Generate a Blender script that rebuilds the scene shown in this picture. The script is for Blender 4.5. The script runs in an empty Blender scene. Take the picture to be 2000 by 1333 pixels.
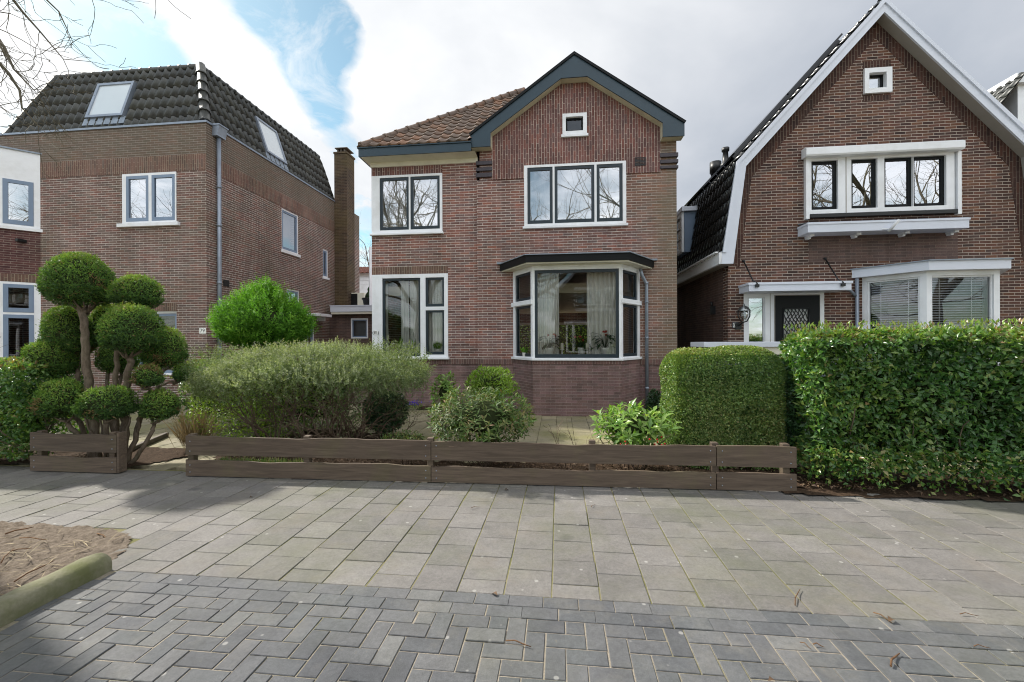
EXPO = 0.68; SUN_E = 4.4; SKY_K = 0.10; CLOUD_K = 0.92; DENOISE = True
import bpy, bmesh, math, random
import numpy as np
from mathutils import Vector, Matrix, noise as mnoise
random.seed(7); RNG = np.random.default_rng(11)
SC = bpy.context.scene; COL = SC.collection
# ------------------------------------------------------------------ camera facts
F = 830.0; CX = 1000.0; CY = 666.0; CAMH = 1.59; RHO = 0.0041; ALPHA = math.radians(6.25)
CA, SA = math.cos(ALPHA), math.sin(ALPHA)
def ray(px, py):
    dx, dy = px-CX, CY-py
    return ((dx+dy*RHO)/F, 1.0, (dy-dx*RHO)/F)
def at(px, py, Y):
    a, _, b = ray(px, py); return Vector((a*Y, Y, CAMH+b*Y))
def gnd(px, py, z=0.0):
    a, _, b = ray(px, py); Y = (z-CAMH)/b; return Vector((a*Y, Y, z))
class Frame:
    """street-parallel frame: x along the fronts, y into the plots"""
    def __init__(s, ox, oy): s.o = Vector((ox, oy, 0))
    def l2w(s, u, v, z=0): return Vector((s.o.x+u*CA+v*SA, s.o.y-u*SA+v*CA, z))
    def w2l(s, x, y):
        dx, dy = x-s.o.x, y-s.o.y; return (dx*CA-dy*SA, dx*SA+dy*CA)
    def on(s, px, py, v=0.0):          # (u, z) where a measured sight line meets the plane at depth v
        a, _, b = ray(px, py); ou, ov = s.w2l(0, 0); du, dv = a*CA-SA, a*SA+CA
        t = (v-ov)/dv; return (ou+du*t, CAMH+b*t)
    def side(s, px, py, u=0.0):        # (v, z) on a flank wall
        a, _, b = ray(px, py); ou, ov = s.w2l(0, 0); du, dv = a*CA-SA, a*SA+CA
        t = (u-ou)/du; return (ov+dv*t, CAMH+b*t)
def tag(o, label=None, cat=None, group=None, kind=None):
    if label: o['label'] = label
    if cat: o['category'] = cat
    if group: o['group'] = group
    if kind: o['kind'] = kind
    return o
def empty(name, loc, label=None, cat=None, group=None, rz=0.0):
    o = bpy.data.objects.new(name, None); COL.objects.link(o); o.location = loc; o.rotation_euler = (0, 0, rz)
    o.empty_display_size = .2
    return tag(o, label, cat, group)
def copy_tree(o, parent=None):
    c = o.copy(); COL.objects.link(c); c.parent = parent
    for ch in list(o.children): copy_tree(ch, c)
    return c
# ------------------------------------------------------------------ mesh builder
class MB:
    def __init__(s, T=None): s.v = []; s.f = []; s.m = []; s.T = T; s.mi = 0; s.sm = []; s.smooth = False
    def pt(s, p):
        p = s.T(*p) if s.T else p
        s.v.append((p[0], p[1], p[2])); return len(s.v)-1
    def face(s, ids): s.f.append(tuple(ids)); s.m.append(s.mi); s.sm.append(s.smooth)
    def poly(s, pts): s.face([s.pt(p) for p in pts]); return s
    def box(s, x0, x1, y0, y1, z0, z1):
        i = [s.pt(p) for p in ((x0,y0,z0),(x1,y0,z0),(x1,y1,z0),(x0,y1,z0),(x0,y0,z1),(x1,y0,z1),(x1,y1,z1),(x0,y1,z1))]
        for q in ((0,1,5,4),(1,2,6,5),(2,3,7,6),(3,0,4,7),(4,5,6,7),(3,2,1,0)): s.face([i[k] for k in q])
        return s
    def prism(s, pts, d):              # pts: planar outline, d: extrusion vector
        n = len(pts); a = [s.pt(p) for p in pts]; b = [s.pt((p[0]+d[0], p[1]+d[1], p[2]+d[2])) for p in pts]
        s.face(a); s.face(b[::-1])
        for k in range(n): s.face([a[k], b[k], b[(k+1) % n], a[(k+1) % n]])
        return s
    def tube(s, pts, rad, n=8, cap=True):
        pts = [Vector(p) for p in pts]; sm = s.smooth; s.smooth = True
        if not hasattr(rad, '__len__'): rad = [rad]*len(pts)
        prev = None; rings = []
        ref = None
        for k, p in enumerate(pts):
            d = (pts[min(k+1, len(pts)-1)]-pts[max(k-1, 0)])
            if d.length < 1e-9: d = Vector((0, 0, 1))
            d.normalize()
            if ref is None: ref = d.orthogonal().normalized()
            ref = (ref-d*ref.dot(d))
            if ref.length < 1e-6: ref = d.orthogonal()
            ref.normalize(); w = d.cross(ref)
            rings.append([s.pt(p+(ref*math.cos(6.28318*j/n)+w*math.sin(6.28318*j/n))*rad[k]) for j in range(n)])
        for a, b in zip(rings, rings[1:]):
            for j in range(n): s.face([a[j], a[(j+1) % n], b[(j+1) % n], b[j]])
        s.smooth = False
        if cap: s.face(rings[0][::-1]); s.face(rings[-1])
        s.smooth = sm; return s
    def lathe(s, prof, c=(0,0,0), n=16):
        sm = s.smooth; s.smooth = True
        rings = [[s.pt((c[0]+r*math.cos(6.28318*j/n), c[1]+r*math.sin(6.28318*j/n), c[2]+z)) for j in range(n)] for r, z in prof]
        for a, b in zip(rings, rings[1:]):
            for j in range(n): s.face([a[j], a[(j+1) % n], b[(j+1) % n], b[j]])
        s.smooth = False; s.face(rings[0][::-1]); s.face(rings[-1]); s.smooth = sm; return s
    def wall(s, u0, u1, z0, z1, v0, v1, holes=()):
        us = sorted({u0, u1, *[h[0] for h in holes], *[h[1] for h in holes]}); zs = sorted({z0, z1, *[h[2] for h in holes], *[h[3] for h in holes]})
        us = [u for u in us if u0 <= u <= u1]; zs = [z for z in zs if z0 <= z <= z1]
        def solid(i, j):
            if i < 0 or j < 0 or i >= len(us)-1 or j >= len(zs)-1: return False
            cu, cz = (us[i]+us[i+1])/2, (zs[j]+zs[j+1])/2
            return not any(h[0] < cu < h[1] and h[2] < cz < h[3] for h in holes)
        for i in range(len(us)-1):
            for j in range(len(zs)-1):
                if not solid(i, j): continue
                a, b, c, d = us[i], us[i+1], zs[j], zs[j+1]
                s.poly([(a,v0,c),(b,v0,c),(b,v0,d),(a,v0,d)]); s.poly([(b,v1,c),(a,v1,c),(a,v1,d),(b,v1,d)])
                if not solid(i-1, j): s.poly([(a,v1,c),(a,v0,c),(a,v0,d),(a,v1,d)])
                if not solid(i+1, j): s.poly([(b,v0,c),(b,v1,c),(b,v1,d),(b,v0,d)])
                if not solid(i, j-1): s.poly([(a,v1,c),(b,v1,c),(b,v0,c),(a,v0,c)])
                if not solid(i, j+1): s.poly([(a,v0,d),(b,v0,d),(b,v1,d),(a,v1,d)])
        return s
    def build(s, name, mats, parent=None, clip=(), bevel=0.0, weld=False, loc=None):
        me = bpy.data.meshes.new(name)
        me.from_pydata(s.v, [], s.f)
        if not isinstance(mats, (list, tuple)): mats = [mats]
        for m in mats: me.materials.append(m)
        if len(mats) > 1: me.polygons.foreach_set('material_index', s.m)
        me.polygons.foreach_set('use_smooth', s.sm)
        if clip or weld or bevel:
            bm = bmesh.new(); bm.from_mesh(me)
            if weld or bevel: bmesh.ops.remove_doubles(bm, verts=bm.verts, dist=1e-5)
            for co, no in clip:
                bmesh.ops.bisect_plane(bm, geom=bm.verts[:]+bm.edges[:]+bm.faces[:], plane_co=co, plane_no=no, clear_outer=True)
            if bevel:
                bmesh.ops.recalc_face_normals(bm, faces=bm.faces)
                bmesh.ops.bevel(bm, geom=[e for e in bm.edges if e.is_manifold and e.calc_face_angle(0) > .5], offset=bevel, segments=1, affect='EDGES', clamp_overlap=True)
            bm.to_mesh(me); bm.free()
        metric_uv(me)
        o = bpy.data.objects.new(name, me); COL.objects.link(o)
        if loc is not None: o.location = loc
        if parent is not None: o.parent = parent
        return o
def metric_uv(me):
    n = len(me.polygons)
    if n == 0 or n > 60000: return
    uv = me.uv_layers.new(name='UVMap'); out = np.zeros((len(me.loops), 2), dtype=np.float32)
    vs = np.empty(len(me.vertices)*3, dtype=np.float32); me.vertices.foreach_get('co', vs); vs = vs.reshape(-1, 3)
    for p in me.polygons:
        nx, ny, nz = p.normal
        if abs(nz) > .93: tx, ty, sx, sy, sz = 1, 0, 0, 1, 0
        else:
            l = math.hypot(nx, ny) or 1; tx, ty = -ny/l, nx/l
            sx, sy, sz = -nz*nx/l, -nz*ny/l, l
            if ty < -abs(tx) or tx < -abs(ty): pass
        for li in p.loop_indices:
            x, y, z = vs[me.loops[li].vertex_index]
            out[li] = (x*tx+y*ty, x*sx+y*sy+z*sz)
    uv.data.foreach_set('uv', out.ravel())
def text_mesh(s, size, mat, name, parent, loc, rot, depth=.002, align='CENTER'):
    cu = bpy.data.curves.new(name, 'FONT'); cu.body = s; cu.size = size; cu.extrude = depth; cu.align_x = align; cu.align_y = 'CENTER'
    t = bpy.data.objects.new('tmp_text', cu); COL.objects.link(t); dg = bpy.context.evaluated_depsgraph_get(); dg.update()
    me = bpy.data.meshes.new_from_object(t.evaluated_get(dg)); bpy.data.objects.remove(t); bpy.data.curves.remove(cu)
    me.materials.clear(); me.materials.append(mat); me.name = name
    o = bpy.data.objects.new(name, me); COL.objects.link(o); o.parent = parent; o.location = loc; o.rotation_euler = rot
    return o
# ------------------------------------------------------------------ node helpers
class NT:
    def __init__(s, name):
        s.mat = bpy.data.materials.new(name); s.mat.use_nodes = True; s.t = s.mat.node_tree; s.t.nodes.clear()
        s.out = s.n('ShaderNodeOutputMaterial')
    def n(s, typ, **kw):
        nd = s.t.nodes.new(typ)
        for k, v in kw.items(): setattr(nd, k, v)
        return nd
    def l(s, a, b): s.t.links.new(a, b)
    def put(s, nd, key, val):
        if hasattr(val, 'is_linked') or isinstance(val, bpy.types.NodeSocket): s.l(val, nd.inputs[key])
        else: nd.inputs[key].default_value = val
    def math(s, op, a, b=0.0, c=None):
        nd = s.n('ShaderNodeMath', operation=op); s.put(nd, 0, a); s.put(nd, 1, b)
        if c is not None: s.put(nd, 2, c)
        return nd.outputs[0]
    def mix(s, fac, a, b, blend='MIX'):
        nd = s.n('ShaderNodeMix', data_type='RGBA', blend_type=blend); s.put(nd, 0, fac); s.put(nd, 6, a); s.put(nd, 7, b); return nd.outputs[2]
    def noise(s, vec, scale, detail=3.0, rough=.55, dist=0.0):
        nd = s.n('ShaderNodeTexNoise'); s.l(vec, nd.inputs['Vector']); nd.inputs['Scale'].default_value = scale
        nd.inputs['Detail'].default_value = detail; nd.inputs['Roughness'].default_value = rough; nd.inputs['Distortion'].default_value = dist
        return nd.outputs[0]
    def remap(s, x, a, b, c=0.0, d=1.0):
        nd = s.n('ShaderNodeMapRange', clamp=True); s.put(nd, 0, x); s.put(nd, 1, a); s.put(nd, 2, b); s.put(nd, 3, c); s.put(nd, 4, d); return nd.outputs[0]
    def ramp(s, fac, stops):
        nd = s.n('ShaderNodeValToRGB'); s.l(fac, nd.inputs[0]); e = nd.color_ramp.elements
        while len(e) < len(stops): e.new(.5)
        for k, (p, c) in enumerate(stops): e[k].position = p; e[k].color = (*c, 1)
        return nd.outputs[0]
    def obj(s): return s.n('ShaderNodeTexCoord').outputs['Object']
    def uv(s): return s.n('ShaderNodeTexCoord').outputs['UV']
    def bump(s, h, strength=.3, dist=.01, normal=None):
        nd = s.n('ShaderNodeBump'); nd.inputs['Strength'].default_value = strength; nd.inputs['Distance'].default_value = dist; s.l(h, nd.inputs['Height'])
        if normal is not None: s.l(normal, nd.inputs['Normal'])
        return nd.outputs[0]
    def bsdf(s, color, rough=.6, normal=None, spec=.5, metal=0.0, **kw):
        nd = s.n('ShaderNodeBsdfPrincipled'); s.put(nd, 'Base Color', color if not isinstance(color, tuple) else (*color, 1)); s.put(nd, 'Roughness', rough)
        nd.inputs['Metallic'].default_value = metal; nd.inputs['Specular IOR Level'].default_value = spec
        if normal is not None: s.l(normal, nd.inputs['Normal'])
        for k, v in kw.items(): s.put(nd, k, v)
        return nd.outputs[0]
    def done(s, sh): s.l(sh, s.out.inputs[0]); return s.mat
def C(h):                                # sRGB hex -> linear tuple
    r = [int(h[i:i+2], 16)/255 for i in (0, 2, 4)]
    return tuple(x/12.92 if x <= .04045 else ((x+.055)/1.055)**2.4 for x in r)
def V4(c): return (*c, 1)
def plain(name, col, rough=.5, var=.12, scale=6.0, bump=.1, spec=.5, metal=0.0, dirt=None, dirt_amt=.3):
    n = NT(name); o = n.obj(); a = n.noise(o, scale, 4); k = n.remap(a, .3, .7, 1-var, 1+var)
    c = n.mix(1.0, V4(col), k, 'MULTIPLY')
    if dirt:
        d = n.remap(n.noise(o, scale*.6, 6, .65), .48, .75, 0, dirt_amt); c = n.mix(d, c, V4(dirt))
    nm = n.bump(n.noise(o, scale*12, 3), bump, .004) if bump else None
    return n.done(n.bsdf(c, rough, nm, spec, metal))
# ------------------------------------------------------------------ materials
def brick(name, pal, mortar, vertical=False, bw=.22, rh=.06, ms=.010, algae=.25, algae_col=(.075,.07,.035), mort_vis=(.3,.62), extra=None, head=.35, mscale=3.0):
    n = NT(name); uv = n.uv(); sep = n.n('ShaderNodeSeparateXYZ'); n.l(uv, sep.inputs[0])
    u, v = sep.outputs[0], sep.outputs[1]
    if vertical: u, v = v, u
    u = n.math('ADD', u, 200.0); v = n.math('ADD', v, 200.0)
    wob = n.noise(uv, 3.0, 2); u = n.math('ADD', u, n.math('MULTIPLY', wob, .006)); v = n.math('ADD', v, n.math('MULTIPLY', wob, .008))
    row = n.math('FLOOR', n.math('DIVIDE', v, rh)); odd = n.math('MULTIPLY', n.math('MODULO', row, 2.0), .5)
    ub = n.math('ADD', n.math('DIVIDE', u, bw), odd); cb = n.math('FLOOR', ub)
    fu = n.math('MULTIPLY', n.math('SUBTRACT', ub, cb), bw); fv = n.math('SUBTRACT', v, n.math('MULTIPLY', row, rh))
    eu = n.math('MINIMUM', fu, n.math('SUBTRACT', bw, fu)); ev = n.math('MINIMUM', fv, n.math('SUBTRACT', rh, fv))
    bb = n.remap(ev, ms*.3, ms*.6); bh = n.remap(eu, ms*.3, ms*.6, head, 1.0); bfac = n.math('MINIMUM', bb, bh)           # 1 on brick, 0 on mortar
    cv = n.n('ShaderNodeCombineXYZ'); n.l(cb, cv.inputs[0]); n.l(row, cv.inputs[1])
    wn = n.n('ShaderNodeTexWhiteNoise', noise_dimensions='2D'); n.l(cv.outputs[0], wn.inputs['Vector'])
    k = len(pal); col = n.ramp(wn.outputs['Value'], [(i/(k-1), p) for i, p in enumerate(pal)])
    fine = n.noise(uv, 45, 3); col = n.mix(1.0, col, n.remap(fine, .3, .7, .82, 1.15), 'MULTIPLY')
    big = n.noise(n.obj(), 1.1, 7, .68); col = n.mix(1.0, col, n.remap(big, .3, .7, .66, 1.26), 'MULTIPLY')
    mps = n.n('ShaderNodeMapping'); n.l(n.obj(), mps.inputs[0]); mps.inputs['Scale'].default_value = (5, 5, .45); col = n.mix(1.0, col, n.remap(n.noise(mps.outputs[0], 1.0, 6, .7), .35, .7, 1.08, .72), 'MULTIPLY')
    mv = n.remap(n.noise(n.obj(), mscale, 5, .75), mort_vis[0], mort_vis[1], .15, 1.0)
    mcol = n.mix(mv, n.mix(.75, V4(mortar), col), V4(mortar))
    col = n.mix(bfac, mcol, col)
    if algae:
        al = n.remap(n.noise(n.obj(), .75, 5, .62), .46, .72, 0, algae); col = n.mix(al, col, V4(algae_col))
    if extra: col = extra(n, col)
    h = n.math('ADD', bfac, n.math('MULTIPLY', fine, .35))
    return n.done(n.bsdf(col, .82, n.bump(h, .55, .006), .25))
def stain_right(n, col):                 # grey-green growth on the end of the house front nearest the alley
    sp = n.n('ShaderNodeSeparateXYZ'); n.l(n.obj(), sp.inputs[0]); w = n.noise(n.obj(), 1.2, 4)
    f = n.remap(n.math('ADD', sp.outputs[0], n.math('MULTIPLY', w, 1.4)), 6.75, 7.75, 0, .62); return n.mix(f, col, V4((.17,.15,.10)))
def stain_top(n, col):                   # weathered band under the parapet
    sp = n.n('ShaderNodeSeparateXYZ'); n.l(n.obj(), sp.inputs[0]); w = n.noise(n.obj(), 1.4, 5, .65)
    f = n.remap(n.math('ADD', sp.outputs[2], n.math('MULTIPLY', w, .8)), 6.3, 6.75, 0, .6); c = n.mix(f, col, V4((.13,.11,.08)))
    m = n.remap(n.noise(n.obj(), 2.2, 5, .7), .55, .75, 0, .4); return n.mix(n.math('MULTIPLY', m, f), c, V4((.11,.09,.03)))
R81 = [C('6d534e'), C('856059'), C('966659'), C('776260'), C('906c64'), C('816963'), C('9c6456')]
M = {}
M['b81'] = brick('brick_purple_red', R81, C('efe5dc'), algae=.3, extra=stain_right, ms=.0105, mort_vis=(.36,.6))
M['b81v'] = brick('brick_purple_red_upright', [C('654a48'), C('795450'), C('83574f'), C('6c5452'), C('7b5955')], C('e0d0c2'), vertical=True, algae=.05, mort_vis=(.42,.7))
M['b81c'] = brick('brick_purple_upright', [C('665250'), C('785c57'), C('80605c'), C('6d5c58')], C('9a8c80'), vertical=True, algae=.3, ms=.009)
M['b81base'] = brick('brick_plinth', [C('735f5c'), C('826863'), C('8c6f6f'), C('7a6864')], C('b0a299'), algae=.1, ms=.008, mort_vis=(.4,.8))
M['b79'] = brick('brick_brown_red', [C('6a5a55'), C('785e57'), C('866157'), C('70625c'), C('7e6a62'), C('7b5b54')], C('e6dcd2'), mort_vis=(.34,.58), algae=.5, algae_col=(.10,.088,.05), extra=stain_top)
M['b79v'] = brick('brick_brown_red_upright', [C('6a5650'), C('785a52'), C('7e6056'), C('70605a')], C('b0a08c'), vertical=True, algae=.4)
M['b79p'] = brick('brick_pointed', [C('55383a'), C('6a4644'), C('5e4446')], C('a2958a'), algae=.15)
M['b83'] = brick('brick_dark_brown', [C('40312e'), C('573f39'), C('6d4a40'), C('4f403d'), C('73503f'), C('4a3733')], C('bfb2a6'), algae=.12, ms=.0104, head=.25, mort_vis=(.1,.4), bw=.215, rh=.0605)
M['b83d'] = brick('brick_dark_worn', [C('5a4a47'), C('66534e'), C('6e5750'), C('5f504d')], C('85776e'), algae=.1, ms=.008)
M['b83v'] = brick('brick_dark_upright', [C('3b2b2a'), C('523830'), C('45322f'), C('5a3d34')], C('8f8175'), vertical=True, algae=.1, ms=.008)
M['bchim'] = brick('brick_chimney', [C('3f342e'), C('514138'), C('5c4a3c'), C('473b35')], C('857868'), algae=.5, algae_col=(.13,.10,.035))
M['corbel'] = plain('glazed_dark_brick', C('3a3238'), .4, .25, 9)
M['white'] = plain('white_paint', C('eceef2'), .45, .04, 3, .05, dirt=C('a9a69c'), dirt_amt=.3)
M['cream'] = plain('cream_paint', C('e3dfce'), .5, .05, 3, .05, dirt=C('a89f88'), dirt_amt=.35)
M['soffit'] = plain('weathered_cream_board', C('cfc8ae'), .6, .08, 2.5, .05, dirt=C('7d745c'), dirt_amt=.6)
M['grey_soffit'] = plain('grey_board', C('9a958e'), .6, .05)
M['blue'] = plain('dark_petrol_paint', C('263b47'), .4, .1, 3, .04)
M['navy'] = plain('dark_window_paint', C('1b2a33'), .4, .08, 5, .03)
M['black'] = plain('black_paint', C('101315'), .5, .1, 5, .03, .2)
M['greyblue'] = plain('grey_blue_paint', C('7688a0'), .4, .05, 4, .03)
M['lilac'] = plain('pale_lilac_panel', C('d5dae6'), .35, .03, 2, .02)
M['zinc'] = plain('zinc', C('8d96a3'), .42, .15, 4, .05, metal=.35)
M['lead'] = plain('lead_flashing', C('8a94a0'), .5, .2, 8, .2, metal=.3)
M['iron'] = plain('black_iron', C('16181a'), .45, .15, 9)
M['steel'] = plain('brushed_lamp_steel', C('8b9092'), .25, .1, 9, metal=.9)
def tile_mat(name, pal, rough, moss=(.06,.065,.02), moss_amt=.35, spec=.5):
    n = NT(name); at_ = n.n('ShaderNodeAttribute', attribute_name='rnd'); k = len(pal)
    c = n.ramp(at_.outputs['Fac'], [(i/(k-1), p) for i, p in enumerate(pal)]); o = n.obj()
    c = n.mix(1.0, c, n.remap(n.noise(o, 14, 4), .3, .7, .75, 1.25), 'MULTIPLY')
    m = n.remap(n.noise(o, 2.3, 6, .68), .5, .72, 0, moss_amt); c = n.mix(m, c, V4(moss))
    return n.done(n.bsdf(c, rough, n.bump(n.noise(o, 60, 3), .25, .004), spec))
M['t79'] = tile_mat('dark_grey_tiles', [C('2e302f'), C('3a3b39'), C('454642'), C('343533')], .4, (.06,.06,.03), .3)
M['t81'] = tile_mat('orange_brown_tiles', [C('61534a'), C('78665b'), C('6d5f55'), C('8a6853'), C('5c5048')], .6, (.10,.08,.05), .45, .35)
M['t83'] = tile_mat('glazed_black_tiles', [C('121416'), C('1b1e20'), C('16181b')], .22, (.03,.03,.02), .15, .6)
M['tred'] = tile_mat('red_tiles', [C('6d4438'), C('7d4a3c'), C('623e35')], .65, moss_amt=.15)
def glass(name, base=.14, tint=(.86,.9,.9), k=1.0):
    n = NT(name); lw = n.n('ShaderNodeFresnel'); lw.inputs[0].default_value = 1.52
    f = n.math('ADD', n.math('MULTIPLY', lw.outputs[0], k), base, None)
    f = n.math('MINIMUM', f, 1.0)
    tr = n.n('ShaderNodeBsdfTransparent'); tr.inputs[0].default_value = V4(tint); gl = n.n('ShaderNodeBsdfGlossy'); gl.inputs['Roughness'].default_value = 0.0
    gl.inputs['Color'].default_value = (.93,.96,1,1)
    gl_n = n.bump(n.noise(n.obj(), .9, 2), .02, .05); n.l(gl_n, gl.inputs['Normal'])
    mx = n.n('ShaderNodeMixShader'); n.l(f, mx.inputs[0]); n.l(tr.outputs[0], mx.inputs[1]); n.l(gl.outputs[0], mx.inputs[2]); return n.done(mx.outputs[0])
M['glass'] = glass('window_glass', .035, (.95,.97,.97)); M['glass_hi'] = glass('coated_window_glass', .42); M['glass_dark'] = glass('coated_roof_glass', .62, (.35,.38,.4))
M['skylight'] = plain('roof_window_painted_glare', C('cfd6da'), .08, .02, 2, 0, .9)  # near-white pane colour stands in for sky glare on the glass
def cloth(name, col, tl=.18):
    n = NT(name); d = n.n('ShaderNodeBsdfDiffuse'); d.inputs[0].default_value = V4(col); t = n.n('ShaderNodeBsdfTranslucent'); t.inputs[0].default_value = V4(col)
    mx = n.n('ShaderNodeMixShader'); mx.inputs[0].default_value = tl; n.l(d.outputs[0], mx.inputs[1]); n.l(t.outputs[0], mx.inputs[2]); return n.done(mx.outputs[0])
M['curtain'] = cloth('linen_curtain', C('f4f2ea')); M['net'] = cloth('net_curtain', C('f0f0ee'))
M['inner'] = plain('interior_plaster', C('b8ad95'), .8, .05); M['innerd'] = plain('interior_dark', C('5b5348'), .8, .1); M['floorin'] = plain('interior_floor', C('6d5641'), .6, .1)
def leafm(name, pal, rough=.45, tl=.25, spec=.45, tcol=None, hue=None):
    n = NT(name); a = n.n('ShaderNodeAttribute', attribute_name='rnd'); k = len(pal)
    c = n.ramp(a.outputs['Fac'], [(i/(k-1), p) for i, p in enumerate(pal)])
    c = n.mix(1.0, c, n.remap(n.noise(n.obj(), 3.0, 3), .3, .7, .72, 1.28), 'MULTIPLY')
    p = n.bsdf(c, rough, None, spec); t = n.n('ShaderNodeBsdfTranslucent'); n.l(n.mix(1.0, c, V4(tcol or (1.6,1.7,.6)), 'MULTIPLY'), t.inputs[0])
    mx = n.n('ShaderNodeMixShader'); mx.inputs[0].default_value = tl; n.l(p, mx.inputs[1]); n.l(t.outputs[0], mx.inputs[2]); return n.done(mx.outputs[0])
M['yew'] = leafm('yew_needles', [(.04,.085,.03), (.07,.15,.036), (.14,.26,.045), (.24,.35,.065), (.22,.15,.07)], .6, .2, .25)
M['laurel'] = leafm('glossy_hedge_leaves', [(.03,.085,.026), (.05,.13,.034), (.08,.175,.042), (.13,.235,.05), (.21,.28,.07), (.20,.14,.06)], .3, .28, .5)
M['box'] = leafm('box_leaves', [(.06,.13,.034), (.11,.20,.05), (.17,.26,.07), (.27,.32,.10), (.33,.29,.13)], .42, .25)
M['grey'] = leafm('grey_green_leaves', [(.06,.095,.035), (.105,.15,.065), (.17,.215,.115), (.28,.32,.20), (.42,.40,.31)], .6, .3, .3)
M['conifer'] = leafm('bright_conifer', [(.055,.15,.018), (.10,.26,.024), (.16,.36,.035), (.24,.42,.06)], .62, .25, .22)
M['skimmia'] = leafm('dull_shrub_leaves', [(.03,.065,.018), (.055,.105,.028), (.09,.15,.04), (.16,.165,.06), (.22,.14,.08)], .52, .25, .3)
M['aucuba'] = leafm('bright_shrub_leaves', [(0.066, 0.154, 0.028), (0.110, 0.220, 0.044), (0.176, 0.297, 0.066), (0.264, 0.374, 0.099), (0.330, 0.396, 0.132)], .32, .3)
M['darkleaf'] = leafm('dark_shrub_leaves', [(0.017, 0.049, 0.017), (0.031, 0.077, 0.028), (0.042, 0.098, 0.035)], .35, .15)
M['lime'] = leafm('lime_leaves', [(.10,.19,.02), (.17,.28,.03), (.26,.36,.05)], .45, .3)
M['straw'] = leafm('dry_stems', [(.20,.155,.08), (.30,.235,.13), (.15,.11,.06)], .7, .2, tcol=(1.2,1.1,.9))
M['litter'] = leafm('fallen_leaves', [(.06,.035,.02), (.10,.06,.035), (.15,.09,.05), (.05,.03,.02), (.2,.14,.08)], .7, .1, tcol=(1,1,1))
M['violet'] = leafm('violet_petals', [(.06,.04,.35), (.10,.05,.5), (.2,.12,.6)], .6, .3, tcol=(1,1,1))
M['redberry'] = plain('red_berries', C('c0201a'), .3, .1)
def bark(name, c1, c2, scale=9):
    n = NT(name); o = n.obj(); mp = n.n('ShaderNodeMapping'); n.l(o, mp.inputs[0]); mp.inputs['Scale'].default_value = (1, 1, .3)
    w = n.noise(mp.outputs[0], scale*3, 6, .7); c = n.mix(n.remap(w, .3, .7), V4(c1), V4(c2)); g = n.remap(n.noise(o, 3, 4), .5, .75, 0, .35); c = n.mix(g, c, V4((.10,.11,.05)))
    return n.done(n.bsdf(c, .85, n.bump(w, .6, .01), .2))
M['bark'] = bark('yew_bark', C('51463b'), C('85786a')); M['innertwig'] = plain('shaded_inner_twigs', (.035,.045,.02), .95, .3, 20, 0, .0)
M['twig'] = bark('twig_bark', C('4a3c30'), C('77665a')); M['palebark'] = bark('pale_bark', C('5d554a'), C('857c6c'))
M['plane'] = bark('street_tree_bark', C('4b463c'), C('7d7666'), 3)
def wood():
    n = NT('stained_fence_wood'); rd = n.n('ShaderNodeObjectInfo').outputs['Random']; va = n.n('ShaderNodeVectorMath', operation='ADD'); n.l(n.obj(), va.inputs[0]); cr = n.n('ShaderNodeCombineXYZ'); n.l(n.math('MULTIPLY', rd, 37.0), cr.inputs[0]); n.l(n.math('MULTIPLY', rd, 11.0), cr.inputs[2]); n.l(cr.outputs[0], va.inputs[1]); o = va.outputs[0]; mp = n.n('ShaderNodeMapping'); n.l(o, mp.inputs[0]); mp.inputs['Scale'].default_value = (1.0, 8, 14)
    g = n.noise(mp.outputs[0], 2.2, 6, .65, .8); c = n.ramp(g, [(.25, C('463b32')), (.5, C('5d5045')), (.75, C('726355'))])
    k = n.n('ShaderNodeTexVoronoi'); n.l(o, k.inputs['Vector']); k.inputs['Scale'].default_value = 2.3
    kn = n.remap(k.outputs['Distance'], .03, .09, .55, 1); c = n.mix(1.0, c, kn, 'MULTIPLY'); c = n.mix(1.0, c, n.remap(rd, 0, 1, .78, 1.12), 'MULTIPLY')
    a = n.remap(n.noise(o, 1.6, 5, .6), .5, .78, 0, .5); c = n.mix(a, c, V4((.13,.125,.05)))
    return n.done(n.bsdf(c, .68, n.bump(g, .25, .004), .35))
M['wood'] = wood()
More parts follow.
